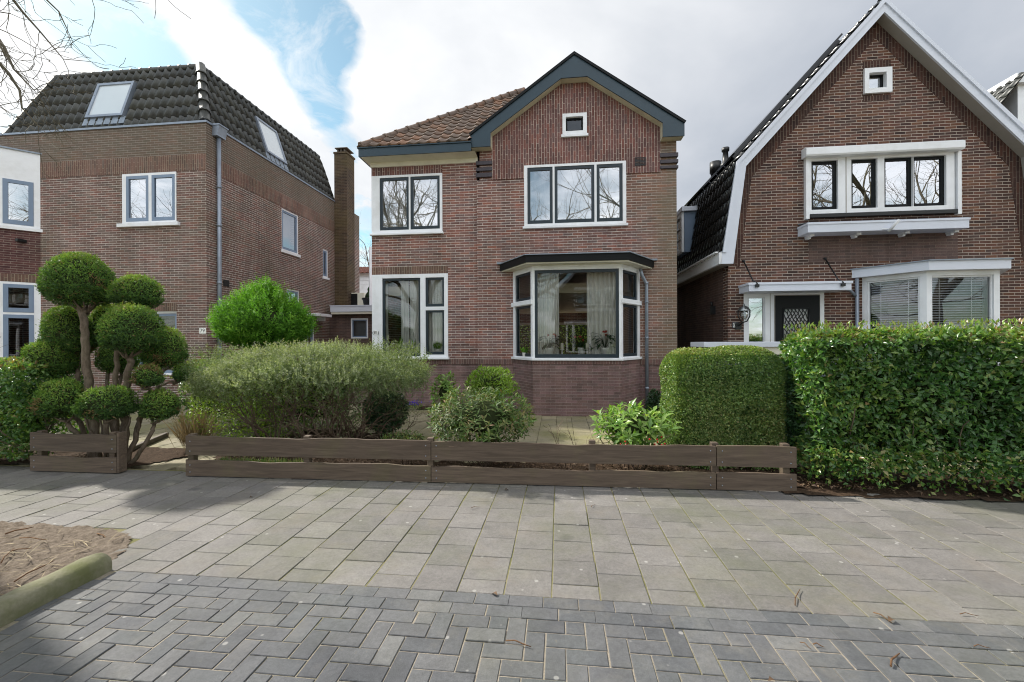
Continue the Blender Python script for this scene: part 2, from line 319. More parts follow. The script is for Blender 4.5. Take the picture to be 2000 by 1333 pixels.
def paver(name, pal, moss_amt, dirt=C('8f8472'), sc=1.0, stain=.35, mossc=(.095,.11,.035)):
    n = NT(name); a = n.n('ShaderNodeAttribute', attribute_name='rnd'); k = len(pal); o = n.obj()
    c = n.ramp(a.outputs['Fac'], [(i/(k-1), p) for i, p in enumerate(pal)])
    c = n.mix(1.0, c, n.remap(n.noise(o, 170, 3, .75), .32, .68, .84, 1.16), 'MULTIPLY'); c = n.mix(1.0, c, n.remap(n.noise(o, 38, 5, .75), .34, .66, .84, 1.15), 'MULTIPLY'); c = n.mix(1.0, c, n.remap(n.noise(o, 7, 8, .72), .3, .7, .84, 1.14), 'MULTIPLY'); c = n.mix(1.0, c, n.remap(n.noise(o, 1.3, 4, .6), .3, .7, .88, 1.1), 'MULTIPLY')
    d = n.remap(n.noise(o, 2.2, 6, .7), .52, .75, 0, stain); c = n.mix(d, c, V4(dirt))
    sp = n.remap(n.noise(o, 38, 2, .5), .70, .74, 0, .5); c = n.mix(sp, c, V4(tuple(x*.55 for x in dirt)))
    vo = n.n('ShaderNodeTexVoronoi'); n.l(o, vo.inputs['Vector']); vo.inputs['Scale'].default_value = 1.7; ob = n.math('ADD', vo.outputs['Distance'], n.math('MULTIPLY', n.noise(o, 6, 3), .12)); c = n.mix(n.remap(ob, .19, .13, 0, .42), c, V4((.05,.05,.05)))   # old oil and tar spots
    vg = n.n('ShaderNodeTexVoronoi'); n.l(o, vg.inputs['Vector']); vg.inputs['Scale'].default_value = 5.5; c = n.mix(n.remap(vg.outputs['Distance'], .085, .06, 0, .45), c, V4((.42,.41,.39)))                                   # trodden gum
    m = n.remap(n.noise(o, .8, 5, .66), .46, .7, 0, moss_amt); c = n.mix(m, c, V4(mossc))
    h = n.noise(o, 150, 4, .75); return n.done(n.bsdf(c, .8, n.bump(h, .6, .004), .3))
M['tile'] = paver('concrete_paving_tiles', [C('676562'), C('6c6966'), C('716e6b'), C('75726f'), C('6a6765')], .34, C('7b7163'))
M['clinker'] = paver('blue_grey_clinkers', [C('505154'), C('585a5c'), C('626263'), C('555659'), C('6a6a69')], .15, C('8a8478'), stain=.3)
M['patio'] = paver('mossy_garden_tiles', [C('7d7763'), C('88816b'), C('8f8770')], .75, C('7f7658'), mossc=(.16,.16,.04))
def joint(name, sand, lo, hi_):
    n = NT(name); o = n.obj(); s = n.noise(o, 140, 4, .7); c = n.mix(n.remap(s, .3, .7), V4(sand[0]), V4(sand[1]))
    m = n.remap(n.noise(o, 1.5, 6, .68), lo, hi_, 0, .9); c = n.mix(m, c, n.mix(s, V4((.075,.078,.03)), V4((.18,.175,.075))))
    return n.done(n.bsdf(c, .95, n.bump(s, .6, .006), .1))
M['joint'] = joint('mossy_joints', (C('736b52'), C('9c927a')), .28, .52); M['joint_sand'] = joint('sandy_joints', (C('6f685e'), C('a39a8c')), .50, .72)
def soilm(name, a, b):
    n = NT(name); o = n.obj(); s = n.noise(o, 26, 8, .72); c = n.mix(n.remap(s, .3, .7), V4(a), V4(b)); return n.done(n.bsdf(c, .95, n.bump(s, .9, .03), .1))
M['soil'] = soilm('dark_garden_soil', C('2e241b'), C('57473a')); M['sand'] = soilm('dry_tree_pit_soil', C('574d43'), C('8b7f72')); M['earth'] = soilm('bare_ground', C('5e584a'), C('7a7262'))
def kerbm():
    n = NT('mossy_concrete'); o = n.obj(); s = n.noise(o, 60, 4); c = n.mix(s, V4(C('6a6858')), V4(C('8b8774'))); m = n.remap(n.noise(o, 3.5, 6, .66), .35, .62, 0, .8)
    c = n.mix(m, c, V4((.095,.105,.035))); return n.done(n.bsdf(c, .9, n.bump(s, .5, .006), .2))
M['kerb'] = kerbm()
M['plate'] = plain('enamel_plate', C('f2f2ee'), .25, .02); M['ink'] = plain('black_enamel', C('15181c'), .3, .05)
M['pot'] = plain('white_ceramic', C('e6e4dd'), .25, .03); M['stone'] = plain('worn_concrete_cap', C('6a625a'), .9, .2, 6, .4)
M['panel'] = plain('solar_panel_glass', C('10141c'), .15, .05, 4, .0)
# ------------------------------------------------------------------ camera
cam = bpy.data.cameras.new('camera'); cam.lens = F/2000*36; cam.sensor_width = 36; cam.sensor_fit = 'HORIZONTAL'; cam.clip_end = 2000; cam.clip_start = .05
co = bpy.data.objects.new('camera', cam); COL.objects.link(co)
co.matrix_world = Matrix.Translation((0, 0, CAMH)) @ Matrix.Rotation(math.pi/2, 4, 'X') @ Matrix.Rotation(-RHO, 4, 'Z'); SC.camera = co
# ------------------------------------------------------------------ light
SUN_AZ = Vector((-.87, .49, 0)).normalized(); EL = math.radians(41)
sd = Vector((SUN_AZ.x*math.cos(EL), SUN_AZ.y*math.cos(EL), math.sin(EL)))
sun = bpy.data.lights.new('sun', 'SUN'); sun.energy = SUN_E; sun.angle = math.radians(2.4); sun.color = (1, .95, .86)
so = bpy.data.objects.new('sun', sun); COL.objects.link(so); so.rotation_euler = (-sd).to_track_quat('-Z', 'Y').to_euler()
w = bpy.data.worlds.new('World'); SC.world = w; w.use_nodes = True; nt = w.node_tree; nt.nodes.clear()
class WT(NT):
    def __init__(s): s.t = nt
W_ = WT(); wo = W_.n('ShaderNodeOutputWorld'); bg = W_.n('ShaderNodeBackground'); bg.inputs[1].default_value = SKY_K
sk = W_.n('ShaderNodeTexSky', sky_type='NISHITA'); sk.sun_disc = False; sk.sun_elevation = EL; sk.sun_rotation = math.atan2(sd.x, sd.y); sk.air_density = 1.0; sk.dust_density = .6; sk.ozone_density = 1.6
d_ = W_.n('ShaderNodeTexCoord').outputs['Generated']; sp = W_.n('ShaderNodeSeparateXYZ'); W_.l(d_, sp.inputs[0])
zz_ = W_.math('ADD', W_.math('MAXIMUM', sp.outputs[2], 0.0), .22)
px_ = W_.math('DIVIDE', sp.outputs[0], zz_); py_ = W_.math('DIVIDE', sp.outputs[1], zz_)
cb_ = W_.n('ShaderNodeCombineXYZ'); W_.l(px_, cb_.inputs[0]); W_.l(py_, cb_.inputs[1]); pv = cb_.outputs[0]
n1 = W_.noise(pv, 1.5, 9, .62, .35); n2 = W_.noise(pv, .55, 4, .6, .2)
cov = W_.math('ADD', W_.math('MULTIPLY', n1, .75), W_.math('MULTIPLY', n2, .45))
wisp = W_.math('SUBTRACT', W_.noise(pv, 3.2, 10, .66, .5), .5)
def sky_p(px, py):
    a, b, c = ray(px, py); l = math.sqrt(a*a+b*b+c*c); a, b, c = a/l, b/l, c/l; return (a/(max(c, 0)+.22), b/(max(c, 0)+.22))
def blob(px, py, r, amt):               # a gap in, or a thickening of, the cloud deck
    global cov
    q = sky_p(px, py); dx = W_.math('SUBTRACT', px_, q[0]); dy = W_.math('SUBTRACT', py_, q[1])
    dd = W_.math('SQRT', W_.math('ADD', W_.math('MULTIPLY', dx, dx), W_.math('MULTIPLY', dy, dy)))
    dd = W_.math('ADD', dd, W_.math('MULTIPLY', wisp, r*1.5))
    cov = W_.math('ADD', cov, W_.remap(dd, r, 0, 0, amt))
for b_ in ((585, 20, .22, -.55), (625, 100, .19, -.55), (600, 170, .15, -.5), (655, 235, .15, -.5), (685, 300, .12, -.4), (520, -20, .2, -.4), (215, 35, .22, -.5), (262, 95, .16, -.45), (300, 140, .12, -.3), (715, 470, .14, -.3),
           (400, 90, .34, .3), (90, 120, .34, .22), (480, 260, .4, .2), (850, 150, .8, .42), (1200, 60, 1.1, .42), (1500, 250, 1.1, .42), (1900, 60, 1.0, .25)): blob(*b_)
cf = W_.math('MAXIMUM', W_.remap(cov, .50, .68), W_.remap(W_.noise(pv, 3.6, 10, .7, 1.4), .48, .78, 0, .85))
# cloud brightness: bright and thin towards the sun, a heavier grey deck away from it
dot = W_.n('ShaderNodeVectorMath', operation='DOT_PRODUCT'); W_.l(d_, dot.inputs[0]); dot.inputs[1].default_value = (sd.x, sd.y, sd.z)
near = W_.remap(dot.outputs['Value'], .22, .88)
thick = W_.remap(W_.noise(pv, 1.1, 6, .55, .3), .34, .66)
g1 = W_.mix(thick, (.31, .345, .40, 1), (.47, .49, .53, 1)); g2 = W_.mix(thick, (.58, .60, .63, 1), (.88, .88, .87, 1))
cc = W_.mix(near, g1, g2)
# front-lit cumulus out of view behind the camera, brightened to fill shaded house fronts
back = W_.remap(sp.outputs[1], .25, -.45); g3 = W_.mix(thick, (1.12, 1.16, 1.25, 1), (1.85, 1.82, 1.78, 1)); cc = W_.mix(back, cc, g3); scl = W_.n('ShaderNodeVectorMath', operation='SCALE'); W_.l(cc, scl.inputs[0]); scl.inputs['Scale'].default_value = CLOUD_K/SKY_K
sks = W_.mix(1.0, sk.outputs[0], (.98, 1.14, .96, 1), 'MULTIPLY')
fin = W_.mix(cf, sks, scl.outputs[0]); W_.l(fin, bg.inputs[0]); W_.l(bg.outputs[0], wo.inputs[0])
SC.view_settings.view_transform = 'Standard'; SC.view_settings.look = 'None'; SC.view_settings.exposure = EXPO; SC.view_settings.gamma = 1
SC.cycles.use_denoising = DENOISE; SC.cycles.filter_width = 1.05; SC.cycles.max_bounces = 8; SC.cycles.transparent_max_bounces = 24; SC.cycles.diffuse_bounces = 4; SC.cycles.glossy_bounces = 4; SC.cycles.sample_clamp_indirect = 6; SC.cycles.caustics_reflective = False; SC.cycles.caustics_refractive = False
# ------------------------------------------------------------------ ground
S = Frame(0, 2.66)                        # v = 0: line between pavement tiles and the road bricks
def bigsheet(name, mat, z, x0, x1, y0, y1):
    m = MB(); m.poly([(x0, y0, z), (x1, y0, z), (x1, y1, z), (x0, y1, z)]); o = m.build(name, mat); tag(o, kind='structure'); return o
bigsheet('ground', M['earth'], -.06, -400, 400, -400, 700)
def pave(name, cells, mat, z=0.0, ch=.004, h=.05, zvar=.0018, tilt=.006, sunk=.03):
    """cells: (u0,u1,v0,v1) in the street frame; each stone gets its own height, tilt and shade"""
    vs = []; fs = []; rn = []
    for (u0, u1, v0, v1) in cells:
        dz = max(-.0015, random.gauss(0, zvar)); tx = max(-tilt*1.6, min(tilt*1.6, random.gauss(0, tilt))); ty = max(-tilt*1.6, min(tilt*1.6, random.gauss(0, tilt))); r = random.random()
        if random.random() < sunk: dz += random.choice((.0025, .004)); tx *= 1.6
        cu, cv = (u0+u1)/2, (v0+v1)/2; jt = random.gauss(0, .0012); b = len(vs)
        ang = random.gauss(0, .004)
        for (ins, zo) in ((0, -h), (0, -ch), (ch, 0)):
            for (a, c) in ((u0+ins, v0+ins), (u1-ins, v0+ins), (u1-ins, v1-ins), (u0+ins, v1-ins)):
                du, dv = a-cu, c-cv; a2 = cu+du-dv*ang+jt; c2 = cv+dv+du*ang
                p = S.l2w(a2, c2, z+dz+zo+(du*tx+dv*ty)); vs.append(tuple(p)); rn.append(r)
        for k in range(4):
            k2 = (k+1) % 4; fs.append((b+k, b+k2, b+4+k2, b+4+k)); fs.append((b+4+k, b+4+k2, b+8+k2, b+8+k))
        fs.append((b+8, b+9, b+10, b+11))
    me = bpy.data.meshes.new(name); me.from_pydata(vs, [], fs); me.materials.append(mat)
    me.attributes.new('rnd', 'FLOAT', 'POINT').data.foreach_set('value', rn)
    o = bpy.data.objects.new(name, me); COL.objects.link(o); return tag(o, kind='structure')
PIT = [(-2.93, 1.0), (-2.93, 2.98), (-2.98, 3.22), (-3.12, 3.42), (-3.35, 3.55), (-3.7, 3.62), (-9, 4.2), (-9, 1.0)]
def inpoly(x, y, P):
    c = False; j = len(P)-1
    for i in range(len(P)):
        if (P[i][1] > y) != (P[j][1] > y) and x < (P[j][0]-P[i][0])*(y-P[i][1])/(P[j][1]-P[i][1])+P[i][0]: c = not c
        j = i
    return c
def inpit(u, v):
    p = S.l2w(u, v); return inpoly(p.x, p.y, PIT)
T_ = .302; g = .0045; gu = .0075; cells = []
VEND = 2.12
for i in range(-34, 36):
    u0 = i*T_-.06; off = (i % 2)*T_/2
    v = .0 if not off else -0.0
    vv = [0.0]+[off+k*T_ for k in range(0 if off else 1, 9)]
    vv = sorted({round(x, 4) for x in vv if x < VEND})+[VEND]
    for a, b in zip(vv, vv[1:]):
        if b-a < .03: continue
        if inpit(u0+T_/2, (a+b)/2): continue
        cells.append((u0+gu/2, u0+T_-gu/2, a+g/2, b-g/2))
pave('pavement', cells, M['tile'], zvar=.0011, tilt=.0035, sunk=.04)
cells = []; bl, bw_ = .212, .107
for r in range(2):                       # two edging courses laid along the street
    v1 = -r*bw_
    for i in range(-30, 34):
        u0 = i*bl+r*.09-.02
        if inpit(u0+bl/2, v1-.05) or (u0 < -2.9): continue
        cells.append((u0+.002, u0+bl-.002, v1-bw_+.002, v1-.002))
m_ = bw_                                 # herringbone on a grid of half bricks
for i in range(-60, 70):
    for j in range(-34, 0):
        u0, v0 = i*m_, -2*bw_+j*m_; kk = (i+j) % 4
        if kk == 0: c = (u0, u0+2*m_, v0, v0+m_)
        elif kk == 2: c = (u0, u0+m_, v0, v0+2*m_)
        else: continue
        if c[3] > -2*bw_+.001: c = (c[0], c[1], c[2], -2*bw_)
        cu, cv = (c[0]+c[1])/2, (c[2]+c[3])/2
        p = S.l2w(cu, cv)
        if p.x < -2.92 or p.y < .15 or p.x > 7: continue
        cells.append((c[0]+.0036, c[1]-.0036, c[2]+.0036, c[3]-.0036))
pave('road', cells, M['clinker'], zvar=.0009, tilt=.004, ch=.003, sunk=.015)
m = MB(); A_ = [S.l2w(-40, -9), S.l2w(40, -9), S.l2w(40, .0), S.l2w(-40, .0)]
m.poly([(p.x, p.y, -.005) for p in A_]); tag(m.build('road_joints', M['joint_sand']), kind='structure')
m = MB(); A_ = [S.l2w(-40, .0), S.l2w(40, .0), S.l2w(40, VEND+.05), S.l2w(-40, VEND+.05)]
m.poly([(p.x, p.y, -.005) for p in A_]); tag(m.build('pavement_joints', M['joint']), kind='structure')
# far side of the street and the road behind the viewpoint
m = MB(); m.poly([tuple(S.l2w(-60, -3.9, -.004)), tuple(S.l2w(60, -3.9, -.004)), tuple(S.l2w(60, -1.9-1.6, -.004)), tuple(S.l2w(-60, -3.5, -.004))])
tag(m.build('road_verge', M['joint']), kind='structure')
m = MB(); m.poly([tuple(S.l2w(-60, -26, -.03)), tuple(S.l2w(60, -26, -.03)), tuple(S.l2w(60, -9, -.03)), tuple(S.l2w(-60, -9, -.03))]); tag(m.build('far_pavement', M['earth']), kind='structure')
# tree pit: a lumpy soil sheet inside its outline
def soil_patch(name, P, mat, z0, amp, step=.07, freq=3.0, kind='structure', fr=None):
    xs = [p[0] for p in P]; ys = [p[1] for p in P]; m = MB(); idx = {}
    def vid(i, j):
        if (i, j) not in idx:
            x, y = x0+i*step, y0+j*step; h = mnoise.fractal(Vector((x*freq, y*freq, 1.7)), .9, 2.1, 5)*amp
            idx[(i, j)] = m.pt((x, y, z0+h))
        return idx[(i, j)]
    x0, y0 = min(xs), min(ys); nx, ny = int((max(xs)-x0)/step)+1, int((max(ys)-y0)/step)+1; m.smooth = True
    for i in range(nx):
        for j in range(ny):
            if inpoly(x0+(i+.5)*step, y0+(j+.5)*step, P): m.face([vid(i, j), vid(i+1, j), vid(i+1, j+1), vid(i, j+1)])
    return tag(m.build(name, mat), kind=kind)
soil_patch('tree_pit_soil', [(-2.90, 1.0), (-2.90, 3.0), (-2.95, 3.24), (-3.10, 3.45), (-3.34, 3.58), (-3.7, 3.65), (-6.2, 3.95), (-6.2, 1.0)], M['sand'], .012, .020, .022, 11)
# concrete kerb beam beside the pit
kb = MB(); kb.smooth = True; L0 = S.w2l(-2.895, 2.99)
prof = [(-.09, -.05), (-.09, .055), (-.078, .09), (-.045, .113), (0, .12), (.045, .113), (.078, .09), (.09, .055), (.09, -.05)]
rings = []
for k in range(22):
    v = L0[1]-k*.1; sc = 1.0 if k > 0 else .93
    rings.append([kb.pt(tuple(S.l2w(L0[0]+a*sc+.006*mnoise.noise(Vector((a*9, v*3, 0))), v, z*sc+.010*mnoise.fractal(Vector((a*9, v*7, 4)), .8, 2.1, 4)))) for a, z in prof])
for a, b in zip(rings, rings[1:]):
    for j in range(len(prof)-1): kb.face([a[j], a[j+1], b[j+1], b[j]])
kb.smooth = False; kb.face(rings[0]); tag(kb.build('kerb_beam', M['kerb']), 'mossy rounded concrete kerb beam edging the tree pit at the road', 'kerb')
# gardens: mossy tiles, beds
cells = []
for i in range(-34, 36):
    for k in range(0, 22):
        u0 = i*T_-.06; off = (i % 2)*T_/2; v0 = VEND+.02+k*T_+off
        if v0 > 7.45 or not (-9.5 < u0 < 8): continue
        cells.append((u0+.002, u0+T_-.002, v0+.002, v0+T_-.002))
pave('garden_path', cells, M['patio'], z=-.004, zvar=.003, tilt=.006)
FA = gnd(362, 931); FB = gnd(1557, 962.5)           # fence base line
fd_ = (FB-FA).normalized(); fn_ = Vector((-fd_.y, fd_.x, 0))
def fpt(s, v, z=0): return FA+fd_*s+fn_*v+Vector((0, 0, z))
bed = [tuple(fpt(-.02, .06)), tuple(fpt(7.0, .06)), tuple(fpt(7.0, 1.0)), tuple(fpt(4.2, .95)), tuple(fpt(3.6, .75)), tuple(fpt(2.6, .8)), tuple(fpt(2.2, 2.2)), tuple(fpt(.2, 2.6)), tuple(fpt(-.5, 1.6))]
soil_patch('garden_bed', [(p[0], p[1]) for p in bed], M['soil'], .03, .03, .06, 3)
bx = [S.l2w(-7.4, 2.2), S.l2w(-4.95, 2.2), S.l2w(-4.3, 3.6), S.l2w(-3.4, 5.2), S.l2w(-7.4, 5.2)]
soil_patch('hedge_bed_earth', [(p.x, p.y) for p in [S.l2w(-8, 2.16), S.l2w(-5.1, 2.16), S.l2w(-4.6, 3.1), S.l2w(-8, 3.1)]], M['soil'], .02, .02, .06, 3)
soil_patch('shrub_bed_earth', [(p.x, p.y) for p in [S.l2w(2.6, 1.98), S.l2w(8.0, 1.98), S.l2w(8.0, 3.0), S.l2w(2.6, 3.0)]], M['soil'], .015, .02, .06, 3)
soil_patch('house_front_bed', [(p.x, p.y) for p in [S.l2w(-3.0, 6.95), S.l2w(3.5, 6.9), S.l2w(3.5, 7.6), S.l2w(-3.0, 7.6)]], M['soil'], .03, .02, .08, 3)
# dark plank edging between path and bed
e0, e1 = gnd(235, 893), gnd(330, 852)
m = MB(); dd = (e1-e0); nn = Vector((-dd.y, dd.x, 0)).normalized()*.06
m.prism([tuple(e0), tuple(e1), tuple(e1+nn), tuple(e0+nn)], (0, 0, .07)); tag(m.build('path_edging', M['stone'], bevel=.006), 'low worn concrete edging strip along the garden path opening', 'edging')
# ------------------------------------------------------------------ building helpers
def ident(u, v, z): return (u, v, z)
def panelT(p0, p1):                       # frame on a wall panel from p0 to p1 (local x, y); depth goes inwards
    d = Vector((p1[0]-p0[0], p1[1]-p0[1])); L = d.length; d /= L; n = (-d.y, d.x)
    return (lambda a, dd, z: (p0[0]+d.x*a+n[0]*dd, p0[1]+d.y*a+n[1]*dd, z)), L
def window(parent, T, a0, a1, z0, z1, d, cells, fm, sm, gm, fd=.1, name='window', sw=.045, sill=None, sd=.02, label=None):
    m = MB(T); m.wall(a0, a1, z0, z1, d, d+fd, [c[:4] for c in cells]); fr = m.build(name, fm, parent)
    if label: fr['label'] = label
    for c in cells:
        k = c[4] if len(c) > 4 else sw
        b = (c[0]+.002, c[1]-.002, c[2]+.002, c[3]-.002); h = (b[0]+k, b[1]-k, b[2]+k*1.25, b[3]-k)
        m = MB(T); m.wall(*b, d+sd, d+sd+.05, [h]); m.build('sash', sm, fr)
        m = MB(T); m.poly([(h[0], d+sd+.028, h[2]), (h[1], d+sd+.028, h[2]), (h[1], d+sd+.028, h[3]), (h[0], d+sd+.028, h[3])]); m.build('pane', gm, fr)
    if sill:
        m = MB(T); m.box(a0-sill[0], a1+sill[0], d-sill[1], d+.03, z0-sill[2], z0-.001); m.build('sill', fm, fr, bevel=.004)
    return fr
def pantiles(poly, up_hint, tw, th, mat, name, parent, amp=.028, step=.028, holes=()):
    """interlocking wavy tiles over a planar convex outline; first edge of poly is the eave"""
    P = [Vector(p) for p in poly]; s_ = (P[1]-P[0]).normalized(); n_ = (P[1]-P[0]).cross(P[2]-P[1]).normalized()
    if n_.z < 0: n_ = -n_
    t_ = n_.cross(s_)
    if t_.z < 0: t_ = -t_
    o = P[0]; ss = [(p-o).dot(s_) for p in P]; ts = [(p-o).dot(t_) for p in P]
    prof = [(0, .0), (.08, .55), (.19, 1.0), (.32, .95), (.44, .45), (.52, .0), (.68, -.15), (.86, -.12), (1.0, .0)]
    vs = []; fs = []; rn = []
    for j in range(0, int(max(ts)/th)+1):
        for i in range(int(min(ss)/tw)-1, int(max(ss)/tw)+1):
            b = len(vs); r = random.random(); jl = random.gauss(0, .004); js = random.gauss(0, .003)
            for (tt, hh) in ((j*th-.02+jl, step), (j*th+th+.015, 0.0)):
                for a, h in prof: vs.append(o+s_*((i+a)*tw+js)+t_*tt+n_*(h*amp+hh+.01)); rn.append(r)
            for a, h in prof: vs.append(o+s_*((i+a)*tw+js)+t_*(j*th-.02+jl)+n_*(h*amp+.0)); rn.append(r)
            k = len(prof)
            for q in range(k-1): fs.append((b+q, b+q+1, b+k+q+1, b+k+q)); fs.append((b+2*k+q, b+2*k+q+1, b+q+1, b+q))
    me = bpy.data.meshes.new(name); me.from_pydata([tuple(v) for v in vs], [], fs)
    me.attributes.new('rnd', 'FLOAT', 'POINT').data.foreach_set('value', rn); me.polygons.foreach_set('use_smooth', [k % 2 == 0 for k in range(len(fs))])
    bm = bmesh.new(); bm.from_mesh(me); c = sum(P, Vector())/len(P)
    for k in range(len(P)):
        a, b = P[k], P[(k+1) % len(P)]; no = (b-a).cross(n_).normalized()
        if no.dot(c-a) > 0: no = -no
        if k == 0: continue
        bmesh.ops.bisect_plane(bm, geom=bm.verts[:]+bm.edges[:]+bm.faces[:], plane_co=a, plane_no=no, clear_outer=True)
    bm.to_mesh(me); bm.free(); me.materials.append(mat)
    ob = bpy.data.objects.new(name, me); COL.objects.link(ob); ob.parent = parent
    u = MB(); u.poly([tuple(p-n_*.004) for p in P])      # boarding under the tiles, joined into the same roof mesh
    bm = bmesh.new(); bm.from_mesh(me); f = bm.faces.new([bm.verts.new(p-n_*.006) for p in P]); bm.to_mesh(me); bm.free()
    return ob
def ridge(p0, p1, mat, name, parent, r=.085, L=.36):
    m = MB(); p0, p1 = Vector(p0), Vector(p1); n = max(1, round((p1-p0).length/L)); d = (p1-p0)/n; u = d.normalized()
    for k in range(n):
        a, b = p0+d*k-u*.03, p0+d*(k+1)+u*.02; m.tube([a, a+u*.05, a+u*.055, b], [r*1.18, r*1.18, r*1.02, r*.92], 10)
    o = m.build(name, mat, parent); me = o.data
    me.attributes.new('rnd', 'FLOAT', 'POINT').data.foreach_set('value', RNG.random(len(me.vertices)).astype('f')); return o
def curtain(name, T, a0, a1, z0, z1, d, mat, parent, amp=.03, waves=9, label=None, taper=0.0, cat='curtain'):
    m = MB(T); m.smooth = True; N = waves*8; rows = 8; ids = []; ph = random.random()*6
    for r in range(rows+1):
        z = z1+(z0-z1)*r/rows; row = []
        for k in range(N+1):
            t = k/N; w_ = math.sin(t*waves*6.283+ph+.5*math.sin(t*9+ph))*amp*(.75+.5*r/rows)+.02*math.sin(t*5+r*.3)
            a = a0+(a1-a0)*t; row.append(m.pt((a, d+w_, z)))
        ids.append(row)
    for r in range(rows):
        for k in range(N): m.face([ids[r][k], ids[r][k+1], ids[r+1][k+1], ids[r+1][k]])
    o = m.build(name, mat); o.matrix_world = parent.matrix_basis.copy()
    return tag(o, label, cat)
def house_empty(fr, label, cat='house'):
    return empty('brick_house', fr.o, label, cat, rz=-ALPHA)
# =================================================================== the middle house (number 81)
H = Frame(-3.385, 10.29); h81 = house_empty(H, 'middle brick house with dark blue gable boards and a white bay window, numbered 81')
VR = -.05                                 # the right half of the front stands a little proud
uS = H.on(932, 450)[0]; W81 = H.on(1322, 500, VR)[0]
z_eave = H.on(800, 322)[1]+.02
def rect(px0, px1, yt, yb, v=0.0, ref=None, fr=H):
    """opening from its pixel edges, levels read at its left edge"""
    u0 = fr.on(px0, yt, v)[0]; u1 = fr.on(px1, yt, v)[0]; zt = fr.on(px0, yt, v)[1]; zb = fr.on(px0, yb, v)[1]; return u0, u1, zb, zt
wUL = rect(740, 864, 344.5, 457); wUL = (.01,)+wUL[1:]
wLL = rect(742, 875, 537, 699.5); zsill = H.on(860, 697.5)[1]; wLL = (.01, wLL[1], zsill, wLL[3])
wBig = rect(1023.6, 1222.6, 324, 443, VR)
wSm = rect(1098.5, 1146, 224, 265, VR)
OH = VR-.24                               # plane of the gable boards
gp = lambda x, y, v=OH: H.on(x, y, v)
gi = {k: gp(*c) for k, c in dict(a=(958, 285.5), b=(958, 258), c=(1096, 153), d=(1147, 148), e=(1294.5, 240), f=(1294.5, 267), g=(1336, 265), h=(1337, 239), i=(1121.5, 107), j=(918.5, 267), k=(919.5, 286.5)).items()}
zf = (gi['c'][1]+gi['d'][1])/2; gi['c'] = (gi['c'][0], zf); gi['d'] = (gi['d'][0], zf)
zb_ = (gi['b'][1]+gi['e'][1])/2; za_ = (gi['a'][1]+gi['f'][1])/2
uc = gi['i'][0]; hw = (gi['h'][0]-gi['j'][0])/2; zend = (gi['h'][1]+gi['j'][1])/2
gi['b'] = (gi['b'][0], zb_); gi['e'] = (gi['e'][0], zb_); 
for k in 'afgk': gi[k] = (gi[k][0], za_)
gi['h'] = (gi['h'][0], zend); gi['j'] = (gi['j'][0], zend); gi['g'] = (gi['h'][0], za_); gi['k'] = (gi['j'][0], za_)
zpan = H.on(990, 350, VR)[1]              # lower edge of the panel of upright bricks
uP0, uP1 = H.on(961, 340, VR)[0], H.on(1289.6, 330, VR)[0]
pB0 = H.on(1002, 600, VR)[0]; pB3 = H.on(1250, 600, VR)[0]; VB = VR-.75; pB1 = H.on(1040, 600, VB)[0]; pB2 = H.on(1213.5, 600, VB)[0]
zBs = H.on(1120, 702, VB)[1]; zBt = H.on(1120, 513, VB-.25)[1]
bay_hole = (pB0+.05, pB3-.05, zBs-.02, zBt-.02)
zbase = H.on(900, 703)[1]
def clip_gable(v):
    b, c, d, e = gi['b'], gi['c'], gi['d'], gi['e']
    return [((b[0], v, b[1]), (-(c[1]-b[1]), 0, c[0]-b[0])), ((e[0], v, e[1]), (d[1]-e[1], 0, e[0]-d[0])), ((0, v, c[1]), (0, 0, 1))]
m = MB(); m.wall(0, uS, zbase, z_eave+.3, 0, .28, [wUL, wLL]); m.build('wall', M['b81'], h81)
m = MB(); m.wall(uS, W81, zbase, zpan, VR, .28, [wBig, bay_hole])
m.box(gi['a'][0]-.30, uP0, VR, .28, zpan, za_+.04); m.box(uP1, W81, VR, .28, zpan, za_+.04)
m.build('wall', M['b81'], h81)
m = MB(); m.wall(uP0, uP1, zpan, zf+.02, VR-.02, .26, [wBig, wSm]); m.build('gable_wall', M['b81v'], h81, clip=clip_gable(VR))
m = MB(); m.wall(0, uS+.0, 0, zbase, .012, .28); m.build('plinth', M['b81base'], h81)
for a_, b_ in ((uS, pB0+.05), (pB3-.05, W81-.012)): m = MB(); m.wall(a_, b_, 0, zbase, VR+.012, .28); m.build('plinth', M['b81base'], h81)
for b_ in ((0, uS-.001, -.006, .012), (uS, pB0-.01, VR-.006, VR+.012), (pB3+.01, W81, VR-.006, VR+.012)): m = MB(); m.box(*b_, zbase-.1, zbase+.02); m.build('brick_course', M['b81c'], h81)
m = MB(); u0_, u1_, zz0, zz1 = wLL; m.box(0, u1_, -.005, .0, zz1+.001, zz1+.19); m.build('window_arch', M['b79v'], h81)
m = MB(); u0_, u1_, zz0, zz1 = wUL; m.box(0, u1_, -.005, .0, zz1+.001, zz1+.2); m.build('window_arch', M['b81v'], h81)
